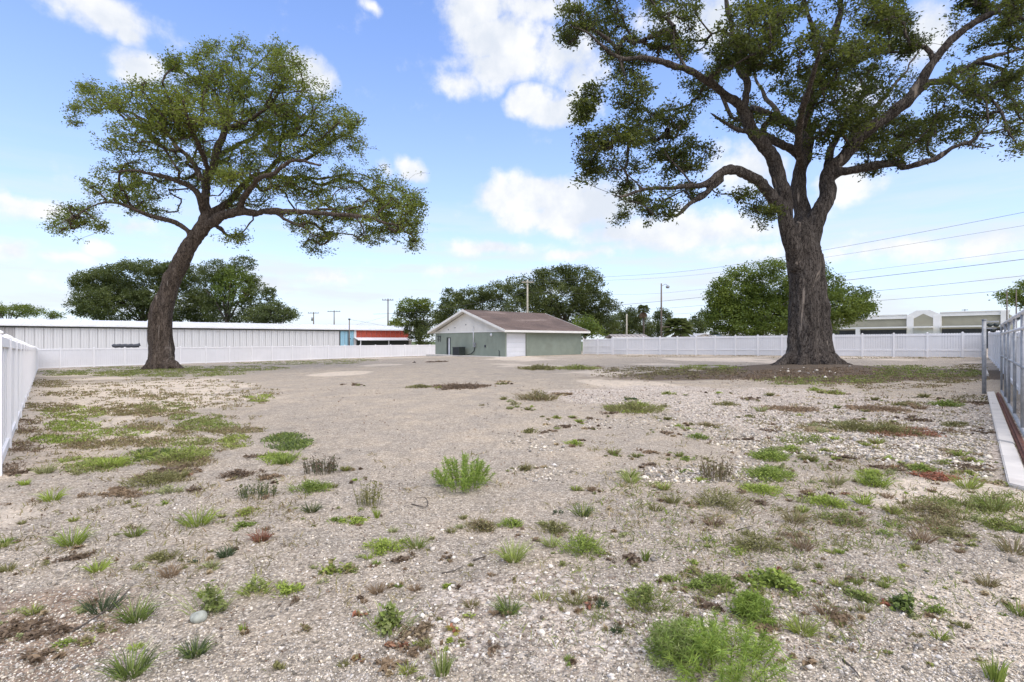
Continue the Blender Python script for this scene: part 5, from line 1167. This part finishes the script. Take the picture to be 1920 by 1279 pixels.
# ---- patchy grass farther back: ellipses in the photo (x, y, rx, ry, tufts, colours)
PATCH = [(1300,668.5,200,1.6,160,'olive','dry'),(1640,672,190,1.6,140,'olive','brown'),(300,688,220,2,260,'olive','grass'),(1500,880,420,150,420,'olive','straw'),(900,1000,600,170,260,'straw','olive'),(240,790,240,85,650,'olive','dry'),(200,830,200,60,260,'olive','straw'),(330,740,200,30,500,'olive','dry'),(1640,800,220,90,380,'olive','dry'),(1500,960,420,90,380,'olive','grass'),(1400,1130,480,130,260,'olive','grass'),(300,1000,300,110,200,'olive','dry'),(1250,700,150,14,500,'brown','olive'),(1560,706,170,16,700,'brown','dry'),(120,700,50,6,260,'grass','olive'),(230,698,110,9,700,'olive','grass'),(330,700,140,8,800,'olive','grass'),(420,692,120,5,500,'olive','grass'),(560,681,120,4,420,'olive','grass'),(650,676,60,3,200,'olive','pale'),(100,720,50,8,160,'olive','dry'),
 (130,740,50,6,90,'olive','dry'),(230,740,80,8,110,'olive','dry'),(90,765,60,9,170,'olive','dry'),(140,775,60,12,200,'bright','olive'),(135,800,50,12,150,'bright','grass'),(230,770,70,12,190,'olive','dry'),(320,745,60,8,110,'olive','dry'),(310,765,60,10,150,'olive','grass'),(290,775,70,8,160,'olive','dry'),
 (370,785,50,9,130,'grass','olive'),(390,800,60,10,190,'grass','olive'),(440,808,60,6,110,'olive','dry'),(300,805,60,8,110,'olive','dry'),(220,812,60,9,120,'grass','bright'),(120,825,60,8,120,'bright','grass'),(160,835,40,8,80,'dry','olive'),(250,830,60,8,120,'dry','olive'),(350,830,50,8,110,'olive','grass'),(440,830,25,14,110,'bright','olive'),(540,830,42,16,330,'grass','dark'),(520,862,30,10,90,'bright','grass'),(290,855,45,12,170,'grass','dark'),(350,850,40,10,150,'grass','bright'),(340,868,60,10,150,'dry','olive'),(210,870,40,8,90,'bright','grass'),(150,868,40,8,70,'bright','pale'),(300,900,60,6,70,'olive','dry'),(490,748,26,7,120,'bright','olive'),(50,840,40,10,60,'dry','brown'),(40,800,30,14,70,'dry','brown'),(20,880,20,10,40,'brown','dry'),(170,880,50,8,60,'grass','olive'),
 (1270,697,130,8,620,'olive','brown'),(1320,690,70,4,380,'bright','olive'),(1400,705,120,10,330,'brown','dry'),(1480,715,60,8,180,'olive','grass'),(1560,715,70,10,170,'olive','bright'),(1640,712,60,8,170,'olive','grass'),(1740,700,110,9,520,'grass','olive'),(1780,712,70,8,260,'olive','dry'),(1700,690,80,4,180,'olive','grass'),(1820,690,30,6,100,'olive','dry'),(1660,725,120,6,120,'dry','olive'),(1820,750,40,8,90,'olive','brown'),
 (1600,800,110,7,230,'olive','dry'),(1690,812,60,8,200,'dry','red'),(1500,825,40,10,110,'grass','olive'),(1190,768,55,8,220,'olive','bright'),(1010,690,50,3,60,'olive','dry'),(1090,692,70,3,60,'olive','dry'),(860,725,60,4,60,'brown','dry'),(1890,960,40,40,120,'olive','grass'),(1800,950,90,16,150,'olive','grass'),(1740,985,70,10,80,'olive','dry')]
for (cx, cy, rx, ry, nt, c1, c2) in PATCH:
    a = prng.uniform(0,2*math.pi,nt); q = np.sqrt(prng.uniform(0,1,nt)); px = cx+np.cos(a)*q*rx; py = cy+np.sin(a)*q*ry
    keep = fbm2(px, py*3, .06, 3, 3.)+prng.uniform(-.2,.2,nt) > .42; Pg = G(px[keep], py[keep])
    per = 8; n_ = len(Pg)*per
    if n_ == 0: continue
    B = np.repeat(Pg, per, 0); D = B[:,1]; B = B + np.stack([prng.normal(size=n_)*.05*np.maximum(1,D/12), prng.normal(size=n_)*.05*np.maximum(1,D/12), np.zeros(n_)],1); B[:,2] = gz(B[:,0], B[:,1])-.004
    d = prng.normal(size=(n_,3))*np.array([.7,.7,.2]); d[:,2] += .8; h = prng.uniform(.03,.10,n_); wd = np.clip(.0017*D, .005, .045)*prng.uniform(.7,1.3,n_)
    V, Fc = blades(B, h, wd, d, prng.uniform(.1,.6,n_), prng)
    t = (prng.uniform(0,1,n_)**1.3)[:,None]; T = np.repeat(np.array(GREENS[c1])*(1-t)+np.array(GREENS[c2])*t, 5, 0)
    wac.add(V, Fc, T)
nl_ = 6500; px = np.concatenate([prng.normal(1500,330,nl_), prng.normal(500,420,nl_//2), prng.normal(60,90,700), prng.normal(1560,160,1800)]); py = np.concatenate([710+prng.uniform(0,1,nl_)**1.2*520, 730+prng.uniform(0,1,nl_//2)**1.2*520, prng.uniform(760,1180,700), prng.normal(706,12,1800)])
kp = (px > -40) & (px < 1960) & (py > 680); px, py = px[kp], py[kp]; kp = fbm2(px, py*1.6, .018, 3, 13.)+prng.uniform(-.12,.12,len(px)) > .5
Pg = G(px[kp], py[kp]); Pg[:,2] += prng.uniform(.002,.02,len(Pg)); Dn = Pg[:,1]
Vl, Fl = leaves_np(Pg, None, 1.0, .45, prng, 1.6); Vl = (Vl.reshape(-1,4,3)-Pg[:,None])*np.clip(.0062*Dn, .022, .10)[:,None,None]*np.array([1,1,.5])+Pg[:,None]
tl = prng.uniform(0,1,len(Pg))[:,None]; wac.add(Vl.reshape(-1,3), Fl, np.repeat(np.array([.075,.048,.03])*(1-tl)+np.array([.27,.17,.095])*tl, 4, 0))
tag(wac.build('ground_cover', M['plant']), 'patchy low weeds and grass spread over the gravel', 'grass', None, 'stuff')

# ---- gravel stones
def stones(n, pos, size, tints, rng):
    O = np.array([[1,0,0],[-1,0,0],[0,1,0],[0,-1,0],[0,0,1],[0,0,-1]], float)
    Fo = np.array([[0,2,4],[2,1,4],[1,3,4],[3,0,4],[2,0,5],[1,2,5],[3,1,5],[0,3,5]])
    V = O[None]*rng.uniform(.55,1.15,(n,6,1)) + rng.normal(size=(n,6,3))*.16; V[:,:,2] *= rng.uniform(.45,.8,n)[:,None]
    a = rng.uniform(0,2*math.pi,n); c_, s_ = np.cos(a)[:,None], np.sin(a)[:,None]
    x = V[:,:,0]*c_-V[:,:,1]*s_; y = V[:,:,0]*s_+V[:,:,1]*c_; V = np.stack([x,y,V[:,:,2]],2)*size[:,None,None]+pos[:,None]
    Fc = (np.arange(n)[:,None,None]*6+Fo[None]).reshape(-1,3)
    return V.reshape(-1,3), Fc, np.repeat(tints, 6, 0)
def greys(n, rng, lo=.16, hi=.72, p=1.0, warm=.09):
    warm = warm*1.6
    v = (lo+(hi-lo)*rng.uniform(0,1,n)**p)[:,None]; wv = rng.uniform(.3,1,n)[:,None]*warm
    return np.clip(np.concatenate([v*(1.05+wv*.45), v*(1.0-wv*.1), v*(.94-wv*1.15)],1), 0, .85)
srng = np.random.default_rng(5)
sac = Acc()
n_ = 84000; px = srng.uniform(-60,1980,n_); py = 880+srng.uniform(0,1,n_)**.8*420; pg = G(px, py)
size = srng.lognormal(math.log(.0062), .40, n_); size *= np.clip(.75+pg[:,1]*.075, .8, 1.25)
mask = fbm2(pg[:,0], pg[:,1], .8, 3, 40.); sandy = np.clip((-pg[:,0]-.36*pg[:,1]-1.6)/1.5, 0, 1); keep = srng.uniform(0,1,n_) < np.clip(mask*1.9-.35, .12, 1)*(1-.85*sandy)
pg, size = pg[keep], size[keep]; pg[:,2] += size*.12; V, Fc, T = stones(len(pg), pg, size, greys(len(pg), srng, .12, .72, 1.1, .12), srng); sac.add(V, Fc, T)
# the bed of white lime rock towards the gate
n_ = 26000; px = srng.uniform(940,1860,n_); py = 722+srng.uniform(0,1,n_)**.75*185; pg = G(px, py); nzz = fbm2(pg[:,0], pg[:,1], .5, 3, 60.)
dW = 1-np.sqrt(((pg[:,0]-8.0)/6.2)**2+((pg[:,1]-11.5)/5.6)**2)
keep = (dW*1.6+(nzz-.5)*2.2+srng.uniform(-.25,.25,n_)) > -.15; pg = pg[keep]; size = srng.lognormal(math.log(.019), .38, len(pg)); pg[:,2] += size*.15
V, Fc, T = stones(len(pg), pg, size, greys(len(pg), srng, .14, .72, .95, .12), srng); sac.add(V, Fc, T)
# bigger pale stones: centre foreground and round the oak's foot
px = np.concatenate([srng.normal(960,190,260), srng.normal(1400,160,120), srng.normal(1515,55,16), srng.uniform(100,1850,120)]); py = np.concatenate([srng.normal(1125,55,260), srng.normal(1180,60,120), srng.normal(697,6,16), srng.uniform(900,1270,120)])
ok = py > 660; pg = G(px[ok], py[ok]); size = srng.lognormal(math.log(.017), .35, len(pg))*np.where(pg[:,1] > 15, 3.6, .8); pg[:,2] += size*.25
V, Fc, T = stones(len(pg), pg, size, greys(len(pg), srng, .46, .80, .8, .08), srng); sac.add(V, Fc, T)
tag(sac.build('gravel', M['stone']), 'loose pale grey gravel and lime rock lying on the lot', 'gravel', None, 'stuff')
# round stone at the foot of the broad-leaved weed
px, py = zpt('A', 1110, 935); c = G(px, py)[0]
bm = bmesh.new(); bmesh.ops.create_icosphere(bm, subdivisions=3, radius=.045)
for v in bm.verts: v.co = v.co*(1+.12*(math.sin(v.co.x*90)+math.sin(v.co.y*70+1))*.5); v.co.z *= .7
me = bpy.data.meshes.new('stone'); bm.to_mesh(me); bm.free(); me.polygons.foreach_set("use_smooth", np.ones(len(me.polygons), bool))
M['rock'] = simple('grey_stone', (.36,.37,.31), .9, .2, 30, bump=.4)
o = link('stone', me, M['rock']); o.location = (c[0], c[1], c[2]+.015); tag(o, 'round grey stone at the foot of the pale broad-leaved weed', 'stone')
# fallen twigs
def twig(label, pts, r):
    g_ = G([p[0] for p in pts], [p[1] for p in pts]); g_[:,2] += r*.8+np.abs(np.sin(np.arange(len(g_))*2.3))*.012
    c_, _ = resample(g_, [1]*len(g_), .03); mb = MB(); mb.tube(c_, np.linspace(r, r*.45, len(c_)), 6); tag(mb.build('fallen_twig', M['barkF'], None, True), label, 'twig')
twig('curled dry twig on the gravel below the middle weed', [(772,947),(785,952),(798,955),(802,945),(796,935),(780,938)], .006)
twig('short dark stick on the gravel left of the bright upright tuft', [(887,1053),(900,1051),(911,1048)], .007)
twig('thin crooked stick below the short dark stick, left of centre', [(828,1077),(850,1075),(862,1070),(868,1067)], .005)
twig('long thin stem lying in the left foreground shade of the tuft', [(130,1190),(165,1172),(200,1150),(225,1128),(245,1105)], .006)
twig('bent stick in the right foreground above the dry weeds', [(1380,997),(1395,994),(1410,991)], .006)
twig('thin twig on the right foreground gravel by the bottom weed', [(1580,1240),(1600,1260),(1612,1276)], .006)
